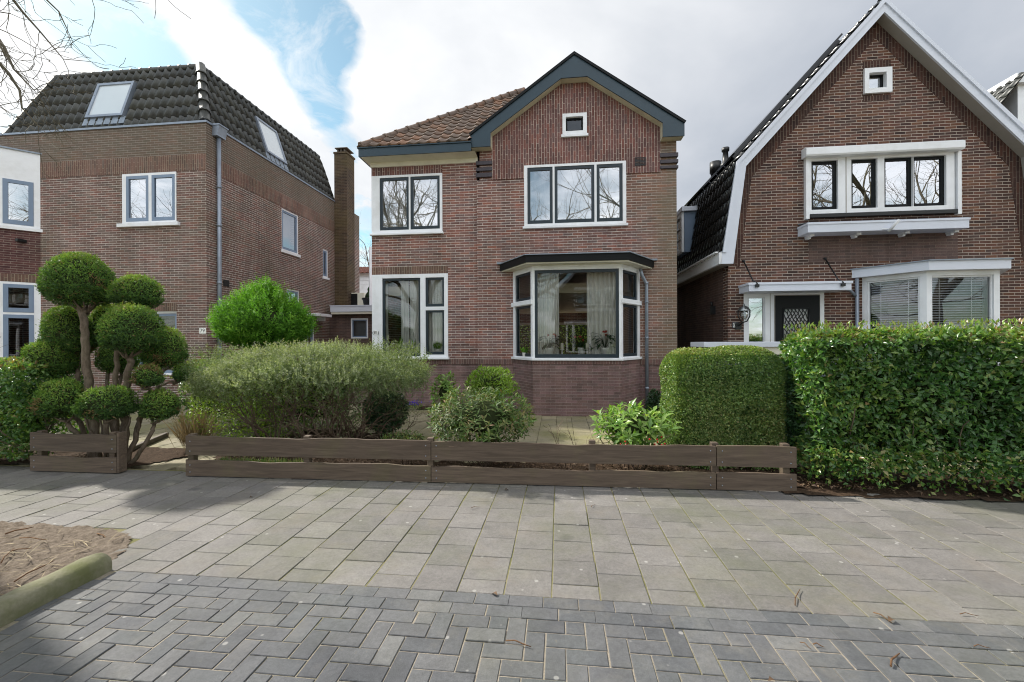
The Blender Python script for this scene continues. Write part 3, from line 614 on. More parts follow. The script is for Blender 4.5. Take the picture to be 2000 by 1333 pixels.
# flanks, back, floor slabs
D81 = 8.0
m = MB(); m.box(0, .25, .281, D81, 0, z_eave+.25); m.build('flank_wall', M['b81'], h81); m = MB(); m.box(W81-.25, W81, .281, D81, 0, z_eave+.25); m.build('flank_wall', M['b81'], h81)
m = MB(); m.wall(.25, W81-.25, 0, z_eave+.25, D81-.25, D81, [(2.7, 6.2, .35, 2.35)]); m.build('back_wall', M['b81'], h81)
m = MB(); m.box(.25, W81-.25, .281, D81-.25, 2.72, 2.95); m.box(.25, W81-.25, .281, D81-.25, .02, .35); m.box(2.45, 2.57, .3, D81-.3, .36, 2.71); m.box(.25, W81-.25, 4.2, 4.3, 2.96, z_eave+.2); m.box(.25, W81-.25, .281, D81-.25, z_eave-.05, z_eave+.06); m.build('inner_floor', M['inner'], h81)
m = MB(); m.wall(2.7, 6.2, .35, 2.35, D81-.2, D81-.1, [(2.8, 4.4, .75, 2.25), (4.5, 6.1, .75, 2.25)]); m.build('back_window', M['white'], h81)
# gable boards, soffit, roof slopes
K = 'k j i h g f e d c b a'.split(); outline = [(gi[q][0], OH, gi[q][1]) for q in K]
m = MB(); m.prism(outline, (0, .03, 0)); m.build('gable_board', M['blue'], h81)
m = MB(); t = .055
jn, it, hn = gi['j'], gi['i'], gi['h']
for (a, b) in ((jn, it), (it, hn)):
    dx, dz = b[0]-a[0], b[1]-a[1]; l = math.hypot(dx, dz); nx, nz = -dz/l*t, dx/l*t
    m.prism([(a[0], OH-.03, a[1]), (b[0], OH-.03, b[1]), (b[0]+(0 if b is it else nx), OH-.03, b[1]+(t*l/dx if b is it else nz)), (a[0]+(0 if a is it else nx), OH-.03, a[1]+(t*l/dx if a is it else nz))], (0, .055, 0))
m.build('gable_trim', M['black'], h81)
m = MB(); path = [gi[q] for q in 'abcdef']
for p, q in zip(path, path[1:]): m.prism([(p[0], OH+.03, p[1]), (q[0], OH+.03, q[1]), (q[0], OH+.03, q[1]+.012), (p[0], OH+.03, p[1]+.012)], (0, -OH-.03+VR-.021, 0))
m.box(gi['k'][0]+.01, gi['a'][0], OH+.03, VR-.001, za_, za_+.012); m.box(gi['f'][0], gi['g'][0]-.01, OH+.03, VR-.001, za_, za_+.012)
m.box(gi['k'][0]+.01, gi['k'][0]+.02, OH+.03, .3, za_+.013, zend); m.build('soffit', M['soffit'], h81)
m = MB(); top = [(jn[0], jn[1]+.005), (it[0], it[1]+.045), (hn[0], hn[1]+.005)]
for (a, b) in ((top[0], top[1]), (top[1], top[2])): m.prism([(a[0], OH+.03, a[1]), (b[0], OH+.03, b[1]), (b[0], OH+.03, b[1]+.05), (a[0], OH+.03, a[1]+.05)], (0, 5.5, 0))
m.build('gable_roof', M['t83'], h81)
m = MB(); m.poly([(gi['b'][0], 2.0, za_), (gi['e'][0], 2.0, za_), (uc, 2.0, it[1])]); m.build('loft_partition', M['innerd'], h81)
# gutter board and cornice on the left
VE = -.36; zfb = H.on(702, 306, VE)[1]; zft = H.on(699, 290.5, VE)[1]; uE = H.on(700, 298, VE)[0]; uE1 = gi['k'][0]+.03
m = MB(); m.wall(uE, uE1, zfb, zft, VE, VE+.03); m.box(uE, uE+.03, VE+.031, 6, zfb, zft); m.box(uE-.025, uE1, VE-.025, VE+.2, zft+.001, zft+.025); m.box(uE-.025, uE+.2, VE+.2, 6, zft+.001, zft+.025); m.build('gutter', M['blue'], h81)
zc_ = H.on(727, 327.5)[1]; m = MB()
m.poly([(uE+.02, VE+.02, zfb+.004), (uS+.02, VE+.02, zfb+.004), (uS+.02, -.012, zc_+.10), (-.012, -.012, zc_+.10)]); m.poly([(uE+.02, VE+.02, zfb+.004), (-.012, -.012, zc_+.10), (-.012, 6, zc_+.10), (uE+.02, 6, zfb+.004)])
m.box(-.02, uS+.02, -.02, -.001, zc_, zc_+.11); m.box(-.02, -.001, 0, 6, zc_, zc_+.11)
m.build('cornice', M['cream'], h81)
# tiled hip roof
lo, hi_ = 0.2, 6.0
for _ in range(50):
    t = (lo+hi_)/2; u_, z_ = H.on(1018, 183, VE+t)
    if u_ > uE+t: lo = t
    else: hi_ = t
pitch = (z_-zft)/t; z0r = zft+.03; tt = 3.6
pg = (gi['i'][1]-gi['j'][1])/(gi['i'][0]-gi['j'][0]); ur_ = gi['j'][0]
A, B, Cc, Dd = (uE, VE, z0r), (ur_-.02, VE, z0r), (min(ur_+pitch*tt/pg, uc), VE+tt, z0r+pitch*tt), (uE+tt, VE+tt, z0r+pitch*tt)
pantiles([A, B, Cc, Dd], None, .235, .30, M['t81'], 'roof', h81)
pantiles([(uE, 7.5, z0r), (uE, VE, z0r), Dd, (uE+tt, 7.5-tt, z0r+pitch*tt)], None, .235, .30, M['t81'], 'roof', h81)
m = MB(); m.poly([(uE+tt, VE+tt, z0r+pitch*tt), (uc, VE+tt, z0r+pitch*tt), (W81+.3, 8, z0r), (uE, 8, z0r)]); m.build('back_roof', M['t81'], h81)
ridge((uE+.05, VE+.05, z0r+.06), (uE+tt, VE+tt, z0r+pitch*tt+.06), M['t81'], 'hip_tiles', h81, .08, .34)
# corbels beside the gable panel
for (x0, x1, ys, v) in ((929.5, 961, ((315, 322.5), (327.5, 334.5), (338, 346.5)), VR), (1289.6, 1324, ((299, 307), (312, 319), (324, 329.5)), VR)):
    m = MB(); ua, ub = H.on(x0, 330, v-.04)[0], H.on(x1, 330, v-.04)[0]
    if x0 > 1200: ub = W81+.03
    for yt, yb in ys:
        m.box(ua, ub, v-.045, v+.1 if x0 < 1200 else .2, H.on(x0, yb, v-.04)[1], H.on(x0, yt, v-.04)[1])
    m.build('corbel', M['corbel'], h81, bevel=.006)
m = MB(); a = H.on(1240, 308, VR-.02); b = H.on(1261, 323, VR-.02); m.wall(a[0], b[0], b[1], a[1], VR-.03, VR-.018, [(a[0]+.01, b[0]-.01, b[1]+.01, a[1]-.01)])
for k in range(5):
    z = b[1]+.015+k*(a[1]-b[1]-.03)/5; m.box(a[0]+.01, b[0]-.01, VR-.028, VR-.021, z, z+.018)
m.build('air_vent', M['iron'], h81)
# windows
def cellx(xs, yt, yb, v, fr=H): a = fr.on(xs[0], yt, v); b = fr.on(xs[1], yt, v); return a[0], b[0], fr.on(xs[0], yb, v)[1], a[1]
def cells_x(xlist, z0, z1, v, fr=H, y=400): return [(fr.on(a, y, v)[0], fr.on(b, y, v)[0], z0, z1) for a, b in xlist]
dv = .035
u0_, u1_, zz0, zz1 = wUL
window(h81, ident, u0_, u1_, zz0, zz1, -.03, cells_x([(741.5, 798.3), (801.5, 858.8)], zz0+.075, zz1-.055, -.03), M['white'], M['navy'], M['glass_hi'], .12, sw=.06, sill=(.03, .05, .05), sd=.015)
u0_, u1_, zz0, zz1 = wLL
zt_, zb2 = H.on(831, 599, -.03)[1], H.on(831, 606, -.03)[1]
cu = lambda x: H.on(x, 620, -.03)[0]
window(h81, ident, u0_, u1_, zz0, zz1, -.03, [(cu(746.5), cu(821), zz0+.02, zz1-.09), (cu(831), cu(867.5), zt_, zz1-.09), (cu(831), cu(867.5), zz0+.06, zb2)], M['white'], M['navy'], M['glass'], .12, sw=.05, sill=(.03, .05, .05), sd=.03)
u0_, u1_, zz0, zz1 = wBig
window(h81, ident, u0_, u1_, zz0, zz1, VR-.02, cells_x([(1030, 1079.4), (1083.2, 1161), (1165.4, 1216.3)], zz0+.055, zz1-.055, VR-.02, y=380), M['white'], M['navy'], M['glass_hi'], .12, sw=.065, sill=(.035, .04, .055), sd=.015)
u0_, u1_, zz0, zz1 = wSm
window(h81, ident, u0_, u1_, zz0, zz1, VR-.04, [(u0_+.075, u1_-.085, zz0+.08, zz1-.075)], M['white'], M['black'], M['glass'], .16, sw=.035, sill=(.03, .03, .06), sd=.07)
# bay
bp = [(pB0, VR), (pB1, VB), (pB2, VB), (pB3, VR)]
m = MB(); m.prism([(p[0], p[1], 0) for p in bp]+[(pB3, .2, 0), (pB0, .2, 0)], (0, 0, zBs-.10)); m.build('bay_base', M['b81base'], h81)
def grow(ps, e): 
    (a, b, c, d) = ps; return [(a[0]-e*1.1, a[1]), (b[0]-e*.45, b[1]-e), (c[0]+e*.45, c[1]-e), (d[0]+e*1.1, d[1])]
m = MB(); q = grow(bp, .012); m.prism([(p[0], p[1], zBs-.10) for p in q], (0, 0, .075)); m.build('bay_course', M['b81c'], h81)
m = MB(); q = grow(bp, .045); m.prism([(p[0], p[1], zBs-.024) for p in q], (0, 0, .055)); m.build('bay_sill', M['white'], h81, bevel=.006)
zs0 = zBs+.032; ztr0, ztr1 = H.on(1035, 594, VB)[1]-.01, H.on(1035, 587, VB)[1]+.03
T, L = panelT(bp[1], bp[2])
xa = lambda x: H.on(x, 620, VB)[0]-pB1
window(h81, T, 0, L, zs0, zBt, 0, [(.045, L-.045, zs0+.0, H.on(1120, 526, VB)[1])], M['white'], M['navy'], M['glass'], .12, 'bay_window', sw=.06, sd=.03)
for (i0, i1) in ((0, 1), (2, 3)):
    T, L = panelT(bp[i0], bp[i1]); o0, o1 = (.10, .08) if i0 == 0 else (.08, .10)
    window(h81, T, 0, L, zs0, zBt, .0, [(o0, L-o1, zs0+.02, ztr0), (o0, L-o1, ztr1, H.on(1120, 527, VB)[1])], M['white'], M['navy'], M['glass'], .12, 'bay_window', sw=.05, sd=.03)
    m = MB(T); m.box(-.05 if i0 == 0 else .0, L+(.0 if i0 == 0 else .05), -.035, .0, ztr0+.012, ztr1-.012); m.build('bay_transom', M['white'], h81, bevel=.004)
m = MB(); q = grow(bp, -.13); m.prism([(p[0], p[1], zs0-.02) for p in q], (0, 0, .03)); m.build('window_ledge', M['pot'], h81)
zft_b = H.on(1120, 496, VB-.28)[1]
q = grow(bp, .28); m = MB(); m.prism([(p[0], p[1], zBt+.03) for p in q], (0, 0, zft_b-zBt-.03)); m.build('bay_roof', M['black'], h81)
m = MB(); m.prism([(p[0], p[1], zBt+.002) for p in grow(bp, .24)], (0, 0, .026)); m.build('bay_soffit', M['cream'], h81)
m = MB(); m.prism([(p[0], p[1], zft_b+.001) for p in grow(bp, .31)], (0, 0, .02)); q = grow(bp, .28); m.box(q[0][0]-.05, q[0][0]+.3, VR-.12, VR-.001, zft_b+.0, zft_b+.035); m.box(q[3][0]-.3, q[3][0]+.05, VR-.12, VR-.001, zft_b, zft_b+.035); m.build('bay_flashing', M['lead'], h81)
# downpipe on the right of the bay
du = H.on(1263, 620, VR-.06)[0]; m = MB(); ztop = zBt-.02
m.tube([(pB3-.02, VR-.16, ztop), (pB3+.02, VR-.14, ztop-.14), (du-.05, VR-.07, ztop-.22), (du, VR-.06, ztop-.33), (du, VR-.06, .05)], .036, 12)
for z in (ztop-.75, ztop-1.55, .5, ztop-.33): m.tube([(du, VR-.06, z), (du, VR-.06, z+.05)], .043, 12)
m.build('downpipe', M['zinc'], h81)
# house number, door bell
tz = H.on(734, 649.5, -.04); m = MB(); m.prism([(tz[0]-.075+.075*math.cos(0), 0, 0)] and [(tz[0]+.062*math.cos(6.283*k/20), -.042, tz[1]+.05*math.sin(6.283*k/20)) for k in range(20)], (0, .01, 0))
pl = m.build('house_number_plate', M['plate'], h81); text_mesh('(81)', .105, M['ink'], 'house_number', h81, (tz[0], -.0435, tz[1]), (math.pi/2, 0, 0), .001)
# curtains in the middle house
hm = h81
cx = lambda x, v: H.on(x, 620, v)[0]
zL0, zL1 = wLL[2]+.02, wLL[3]-.05
curtain('curtain', ident, cx(783, .19), cx(799, .19), zL0, zL1, .19, M['curtain'], hm, .02, 2, 'narrow folded white curtain in the middle of the lower left window of 81')
curtain('curtain', ident, cx(801, .19), cx(827, .19), zL0, zL1, .2, M['curtain'], hm, .02, 4, 'white pleated curtain at the right edge of the tall lower left pane of 81')
curtain('curtain', ident, cx(829, .19), cx(874, .19), zL0, zL1, .2, M['curtain'], hm, .018, 8, 'white pleated curtain behind the two small stacked sashes of 81')
curtain('curtain', ident, cx(742, .19), cx(758, .19), zL0, zL1, .19, M['curtain'], hm, .02, 3, 'white curtain drawn to the left edge of the lower left window of 81')
curtain('curtain', ident, pB1+.03, H.on(1092, 600, VR-.35)[0], zs0+.05, zBt-.02, VR-.38, M['curtain'], hm, .035, 7, 'long white curtain hanging at the left side inside the bay window')
curtain('curtain', ident, H.on(1146, 600, VR-.35)[0], pB2-.02, zs0+.05, zBt-.02, VR-.38, M['curtain'], hm, .035, 7, 'long white curtain hanging at the right side inside the bay window')
curtain('net_curtain', ident, wBig[0], wBig[1], wBig[2], wBig[3], .20, M['net'], hm, .02, 26, 'pale net curtain across the wide upper window of 81')
curtain('net_curtain', ident, wUL[0]+.1, wUL[1], wUL[2], wUL[3], .20, M['net'], hm, .02, 14, 'pale net curtain across the upper left window of 81')
# =================================================================== the left house (number 79)
G = Frame(-7.73, 10.77); h79 = house_empty(G, 'left brick house with dark tiled mansard roof and two skylights, numbered 79')
zpar = G.on(404, 239)[1]; UL = -8.2; D79 = 7.6
wA = (G.on(240, 400)[0], G.on(345, 400)[0], G.on(240, 438)[1], G.on(240, 341)[1])
wB = (G.on(262, 640)[0], G.on(345, 640)[0], .75, G.on(345, 607)[1])
uBay = G.on(79, 450)[0]; DB = .55; bq = [(uBay-2.6, 0), (uBay-2.6+DB, -DB), (uBay-DB, -DB), (uBay, 0)]
zs1, zs0b = G.on(403, 299)[1], G.on(403, 331)[1]
m = MB(); m.wall(UL, 0, 0, zpar, 0, .28, [wA, wB, (bq[0][0]+.1, uBay-.1, .6, 5.9)]); m.build('wall', M['b79'], h79)
m = MB(); m.box(uBay+.005, wA[0]-.0, -.005, .0, zs0b, zs1); m.box(wA[1], 0, -.005, 0, zs0b, zs1); m.box(wA[0], wA[1], -.005, 0, wA[3]+.001, zs1); m.build('brick_course', M['b79v'], h79); m = MB(); m.box(wB[0], wB[1], -.005, 0, wB[3]+.001, wB[3]+.21); m.build('window_arch', M['b79v'], h79)
sideT = lambda a, d, z: (-d, a, z)
sw_ = []
def srect(x0, x1, yt0, yb0):
    a = G.side(x0, yt0); b = G.side(x1, yt0); return (a[0], b[0], G.side(x0, yb0)[1], a[1])
s1 = srect(550, 583, 405, 487); s2 = srect(630.5, 640.7, 485.5, 540); s3 = srect(560, 585, 563, 600)
vC = G.side(653, 400)[0]; s4 = (G.side(600, 640)[0], G.side(614, 640)[0], .15, G.side(600, 622)[1])
m = MB(sideT); m.wall(.281, D79, 0, zpar, 0, .28, [s1, s2, s3, s4]); m.build('wall', M['b79'], h79)
m = MB(sideT); m.box(.29, D79-.5, -.005, 0, zs0b, zs1); m.build('brick_course', M['b79v'], h79)
m = MB(); m.box(UL, -.02, D79, D79+.25, 0, zpar); m.box(UL-.25, UL, 0, D79, 0, zpar); m.build('back_wall', M['b79'], h79)
m = MB(); m.box(UL, -.3, .3, D79, 2.7, 2.95); m.box(UL, -.3, .3, D79, zpar-.5, zpar-.4); m.build('inner_floor', M['innerd'], h79)
m = MB(); m.box(UL, .03, -.03, .3, zpar, zpar+.05); m.box(-.27, .03, .3, D79, zpar, zpar+.05); m.build('parapet_strip', M['zinc'], h79)
# mansard
ur0, vr0 = -.22, .22
def lean(fn, p, q, base, sg):            # how far a slope runs back, from the lean of a roof-window edge
    u0 = fn(*p, base); lo, hi_ = 0.0, 2.5; k0 = u0[0]
    best = min((abs(fn(*q, base+sg*(i*.01))[0]-k0), i*.01) for i in range(1, 250))
    return best[1], fn(*q, base+sg*best[1])[1]-u0[1]
kf = sum(lean(G.on, p, q, vr0+.1, 1)[0] for p, q in (((174, 236), (199, 171)), ((246, 233), (270, 165))))/2
hf = sum(lean(G.on, p, q, vr0+.1, 1)[1] for p, q in (((174, 236), (199, 171)), ((246, 233), (270, 165))))/2
lo, hi_ = .02, 3.0
for _k in range(50):
    t = (lo+hi_)/2; u_, z_ = G.on(392, 133, vr0+t)
    if z_ > zpar+.05+hf/kf*t: lo = t
    else: hi_ = t
rise, run = z_-zpar-.05, t; runs = ur0-u_
print('mansard', rise, run, runs)
zt = zpar+.05+rise; ur, vr = ur0-runs, vr0+run
uL0 = G.on(12, 263, vr0)[0]; uL1 = G.on(113, 155, vr)[0]
vend0 = G.side(655, 393, ur0)[0]; vend1 = G.side(622, 305, ur)[0]
TW, TH = .225, .34
pantiles([(uL0, vr0, zpar+.05), (ur0, vr0, zpar+.05), (ur, vr, zt), (uL1, vr, zt)], None, TW, TH, M['t79'], 'roof', h79, .06, .018)
pantiles([(ur0, vr0, zpar+.05), (ur0, vend0, zpar+.05), (ur, vend1, zt), (ur, vr, zt)], None, TW, TH, M['t79'], 'roof', h79, .06, .018)
m = MB(); m.poly([(uL1, vr, zt-.02), (ur, vr, zt-.02), (ur, vend1, zt-.02), (uL1, vend1, zt-.02)]); m.poly([(uL0, vr0, zpar), (uL1, vr, zt), (uL1, vend1, zt), (uL0, vend0, zpar)]); m.poly([(ur0, vend0, zpar), (ur, vend1, zt), (uL1, vend1, zt), (uL0, vend0, zpar)]); m.build('flat_roof', M['lead'], h79)
ridge((ur0, vr0, zpar+.14), (ur, vr, zt+.06), M['t79'], 'hip_tiles', h79, .12, .33); ridge((uL1, vr, zt+.04), (ur, vr, zt+.04), M['t79'], 'ridge_tiles', h79, .075, .3); ridge((ur, vr, zt+.04), (ur, vend1, zt+.04), M['t79'], 'ridge_tiles', h79, .075, .3)
ridge((uL0, vr0, zpar+.1), (uL1, vr, zt+.04), M['t79'], 'hip_tiles', h79, .09, .33)
# skylights lie on the slopes
def skylight(org, sdir, tdir, a0, a1, b0, b1):
    n = Vector(sdir).cross(Vector(tdir)); n = n if n.z > 0 else -n; o = Vector(org); sdir, tdir = Vector(sdir), Vector(tdir)
    T = lambda a, d, z: tuple(o+sdir*a+tdir*z-n*d)
    m = MB(T); m.wall(a0, a1, b0, b1, -.12, -.0, [(a0+.07, a1-.07, b0+.07, b1-.07)]); s = m.build('skylight', M['zinc'], h79)
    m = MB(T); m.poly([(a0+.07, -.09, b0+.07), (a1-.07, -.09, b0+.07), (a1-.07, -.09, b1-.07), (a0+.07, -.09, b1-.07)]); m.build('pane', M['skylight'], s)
    m = MB(T); m.box(a0-.06, a1+.06, -.07, -.01, b0-.22, b0-.001); m.build('flashing', M['lead'], s)
ss_ = math.hypot(rise, runs); sl = math.hypot(rise, run); fr_ = lambda y: 0
def planept(px, py):                      # sight line on the front slope -> (along, up)
    a, _, b = ray(px, py); best = None
    lo, hi_ = 0, 1.2
    for _k in range(40):
        k = (lo+hi_)/2; u_, z_ = G.on(px, py, vr0+run*k)
        if z_ > zpar+.05+rise*k: lo = k
        else: hi_ = k
    return u_, k*sl
def sidept(px, py):
    lo, hi_ = 0, 1.2
    for _k in range(40):
        k = (lo+hi_)/2; v_, z_ = G.side(px, py, ur0-runs*k)
        if z_ > zpar+.05+rise*k: lo = k
        else: hi_ = k
    return v_, k*ss_
a, b, c = planept(174, 236), planept(246, 233), planept(270, 165)
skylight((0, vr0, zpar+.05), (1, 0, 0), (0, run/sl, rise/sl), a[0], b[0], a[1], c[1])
a, c = sidept(516, 298), sidept(491, 227); c2 = sidept(555, 321)
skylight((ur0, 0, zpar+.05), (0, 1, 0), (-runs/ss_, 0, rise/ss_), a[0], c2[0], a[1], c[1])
# windows of 79
c0 = lambda x: G.on(x, 400, -.02)[0]
window(h79, ident, *wA, -.02, [(c0(246), c0(290), wA[2]+.05, wA[3]-.06), (c0(296), c0(341.5), wA[2]+.05, wA[3]-.06)], M['white'], M['greyblue'], M['glass_hi'], .12, sw=.075, sill=(.1, .06, .09), sd=.0)
window(h79, ident, *wB, .06, [(wB[0]+.06, wB[1]-.06, wB[2]+.05, wB[3]-.06)], M['white'], M['greyblue'], M['glass'], .12, sw=.06)
for s, si in ((s1, (.04, .07, .09)), (s2, (.04, .06, .08)), (s3, None), (s4, None)):
    window(h79, sideT, *s, .02, [(s[0]+.05, s[1]-.05, s[2]+.04, s[3]-.05)], M['white'], M['greyblue'], M['glass_hi'], .12, sw=.06, sill=si, sd=.01)
curtain('roller_blind', sideT, s1[0], s1[1], s1[2], s1[3], .3, M['net'], h79, .002, 2, 'pale grey blind drawn down in the side window of house 79', cat='blind')
a, b = G.side(598, 612), G.side(626, 612); m = MB(sideT); m.box(a[0], b[0], -.45, 0, a[1]-.1, a[1]); m.box(b[0]-.25, b[0]-.17, -.3, 0, a[1]-.25, a[1]-.1); m.build('side_canopy', M['white'], h79, bevel=.01)
a = G.side(436, 549); b = G.side(446, 560); m = MB(sideT); m.box(a[0], a[0]+.2, -.012, 0, b[1], b[1]+.17)
for k in range(5): m.box(a[0]+.01, a[0]+.19, -.02, -.012, b[1]+.012+k*.032, b[1]+.028+k*.032)
m.build('air_vent', M['iron'], h79)
# downpipe with hopper
v0 = G.side(428, 400, .07)[0]; zt2 = G.side(428, 268, .07)[1]; m = MB(); m.tube([(.07, v0, 0), (.07, v0, zt2)], .05, 12)
for z in (1.4, 3.1, 4.6, 5.6): m.tube([(.07, v0, z), (.07, v0, z+.07)], .058, 12)
m.build('downpipe', M['zinc'], h79); m = MB(); b_ = .13
m.prism([(.005, v0-.14, zt2+.24), (.2, v0-.14, zt2+.24), (.15, v0-.14, zt2+.02), (.15, v0-.14, zt2-.02), (.005, v0-.14, zt2-.02)], (0, .28, 0)); m.box(.0, .22, v0-.16, v0+.16, zt2+.24, zt2+.275); m.build('rain_hopper', M['zinc'], h79)
# chimney and rear wing
chu = G.on(678.2, 500, vC)[0]; zct = G.on(665, 300, vC)[1]; chd = .62
m = MB(); m.box(.001, chu, vC, vC+chd, 0, zct); m.box(-.02 , chu+.03, vC-.03, vC+chd+.03, zct, zct+.07); ch = m.build('chimney', M['bchim'], h79)
m = MB(); cz = zct+.07; m.lathe([(.13, 0), (.15, .03), (.15, .12), (.13, .14)], (chu/2, vC+chd/2, cz), 12)
for k in range(3): m.box(.06+k*.14, .12+k*.14, vC+.1, vC+chd-.1, cz, cz+.16)
m.box(.0, chu, vC+.03, vC+chd-.03, cz+.16, cz+.2); m.build('chimney_cap', M['stone'], ch, bevel=.01)
vw = vC+chd+.03; uw = chu-.02; ve = G.side(702, 500, uw)[0]; zw = G.side(694, 418, uw)[1]; m = MB(); m.box(-3, uw, vw, ve, 0, zw); m.build('rear_wing', M['b79'], h79)
# two storey bay of 79
zt_p = G.on(6, 285, -DB)[1]; zt_pb = G.on(6, 339, -DB)[1]; zb_s = G.on(6, 438, -DB)[1]; zb_l = G.on(6, 548, -DB)[1]
def shell(name, mat, z0, z1, e=0.0): m = MB(); q = grow(bq, e) if e else bq; m.prism([(p[0], p[1], z0) for p in q], (0, 0, z1-z0)); return m.build(name, mat, h79)
shell('bay_panel', M['white'], zt_pb, zt_p); shell('bay_roof', M['lead'], zt_p+.001, zt_p+.04, .04); shell('bay_wall', M['b79p'], zb_l+.001, zb_s-.08); shell('bay_wall', M['b79p'], 0, .62)
shell('bay_sill', M['white'], zb_s-.079, zb_s, .06)
for (i0, i1) in ((1, 2), (2, 3)):
    T, L = panelT(bq[i0], bq[i1]); m = MB(T); m.box(0, L, -.005, 0, zb_l+.002, zb_l+.2); m.build('brick_course', M['b79v'], h79)
ztr = G.on(6, 611, -DB)[1]
for (i0, i1) in ((1, 2), (2, 3)):
    T, L = panelT(bq[i0], bq[i1]); e0, e1 = (.12, L-.08) if i0 == 1 else (.12, L-.12)
    window(h79, T, 0, L, zb_s+.001, zt_pb-.001, 0, [(e0, e1, zb_s+.06, zt_pb-.07)], M['white'], M['greyblue'], M['glass_hi'], .12, 'bay_window', sw=.09, sd=-.01)
    window(h79, T, 0, L, .63, zb_l, 0, [(e0, e1, ztr+.03, zb_l-.06), (e0, e1, .75, ztr-.03)], M['white'], M['greyblue'], M['glass'], .12, 'bay_window', sw=.09, sd=-.01)
m = MB(); a = G.on(41, 470, -DB*.5); m.box(a[0]-.04, a[0]+.04, -DB*.5-.1, -DB*.5+.1, a[1]-.04, a[1]+.04); m.build('wall_bracket', M['iron'], h79, bevel=.01)
tz = G.on(395.3, 646, -.012); m = MB(); m.box(tz[0]-.09, tz[0]+.09, -.012, -.001, tz[1]-.072, tz[1]+.072); m.build('house_number_plate', M['plate'], h79, bevel=.003)
text_mesh('79', .135, M['ink'], 'house_number', h79, (tz[0], -.0135, tz[1]), (math.pi/2, 0, 0), .001)
# link building between 79 and 81
vE = G.side(652, 605, .0)[0]-.35; u0e = G.on(645, 605, vE-.25)[0]; u1e = u0e+4.6; zf1, zf0 = G.on(650, 598, vE-.25)[1], G.on(650, 610.5, vE-.25)[1]
ext = empty('side_extension', G.l2w(0, 0), 'low flat roofed brick extension between houses 79 and 81', 'extension', rz=-ALPHA)
we = (G.on(686, 640, vE)[0], G.on(719, 640, vE)[0], G.on(690, 661, vE)[1], G.on(690, 622, vE)[1])
m = MB(); m.wall(.01, 4.0, 0, zf0, vE, vE+.25, [we]); m.build('wall', M['b83d'], ext)
m = MB(); m.box(u0e, u1e, vE-.25, vE+5, zf0+.03, zf1); m.box(u0e-.02, u1e, vE-.27, vE-.2, zf1-.005, zf1+.03); m.build('roof_edge', M['lilac'], ext); m = MB(); m.box(u0e+.02, 4.0, vE-.22, vE+.0, zf0-.06, zf0+.029); m.build('soffit', M['cream'], ext)
window(ext, ident, *we, vE-.02, [(we[0]+.045, we[1]-.045, we[2]+.045, we[3]-.045)], M['white'], M['greyblue'], M['glass'], .1, sw=.04)
curtain('roller_blind', ident, we[0], we[1], we[2], we[3], vE+.2, cloth('patterned_blind', C('6f7378')), ext, .001, 2, 'grey patterned blind in the small window of the low extension', cat='blind')
# air conditioner on the extension roof
p = G.on(697, 590, vE+.9); ac = empty('air_conditioner', G.l2w(p[0], vE+.9, zf1), 'boxy outdoor air conditioner on the flat roof of the extension', 'air conditioner', rz=-ALPHA)
m = MB(); m.box(-.36, .36, -.15, .15, .06, .62); m.build('casing', M['cream'], ac, bevel=.015); m = MB(); m.box(-.34, .1, -.165, -.151, .1, .58)
for k in range(11): m.box(-.33, .09, -.18, -.166, .12+k*.04, .135+k*.04)
m.build('fan_grille', M['iron'], ac); m = MB(); m.box(-.3, -.24, -.15, .15, 0, .06); m.box(.24, .3, -.15, .15, 0, .06); m.build('foot', M['iron'], ac)
p = G.on(718, 590, vE+.5); pt_ = empty('planter', G.l2w(p[0]+.1, vE+.5, zf1), 'dark roof planter with a small dark conifer on the extension roof beside 81', 'planter', rz=-ALPHA)
m = MB(); m.lathe([(.22, 0), (.28, .3), (.31, .3), (.31, .36), (.26, .36)], n=16); m.build('pot', M['iron'], pt_)
m = MB(); m.lathe([(.2, .36), (.17, .5), (.08, .62), (.1, .72), (.05, .82)], n=12); m.build('clipped_foliage', M['darkleaf'], pt_)
m = MB(); p = at(723.5, 520, 16.5); m.tube([(0, 0, 0), (0, 0, at(723.5, 482, 16.5).z)], .05, 10); fp = m.build('flue_pole', M['white'], loc=(p.x, p.y, 0)); tag(fp, 'slim white pole rising behind the extension next to house 81', 'pole')
# white boarded house with red roof far behind
bh = empty('boarded_house', (-9.2, 25.5, 0), 'distant white boarded house with a red tiled roof glimpsed between 79 and 81', 'house')
zr0, zr1 = at(710, 532, 25).z, at(710, 514, 27).z; m = MB(); zz = 0; zq = at(705, 590, 25).z-4
k = 0
while zz < zr0: m.prism([(-4, -.012, zz), (4, -.012, zz), (4, .0, zz+.24), (-4, .0, zz+.24)], (0, .1, 0)); zz += .25
m.build('wall', M['white'], bh); pantiles([(-4.2, -.3, zr0), (4.2, -.3, zr0), (4.2, 3, zr1), (-4.2, 3, zr1)], None, .25, .32, M['tred'], 'roof', bh)
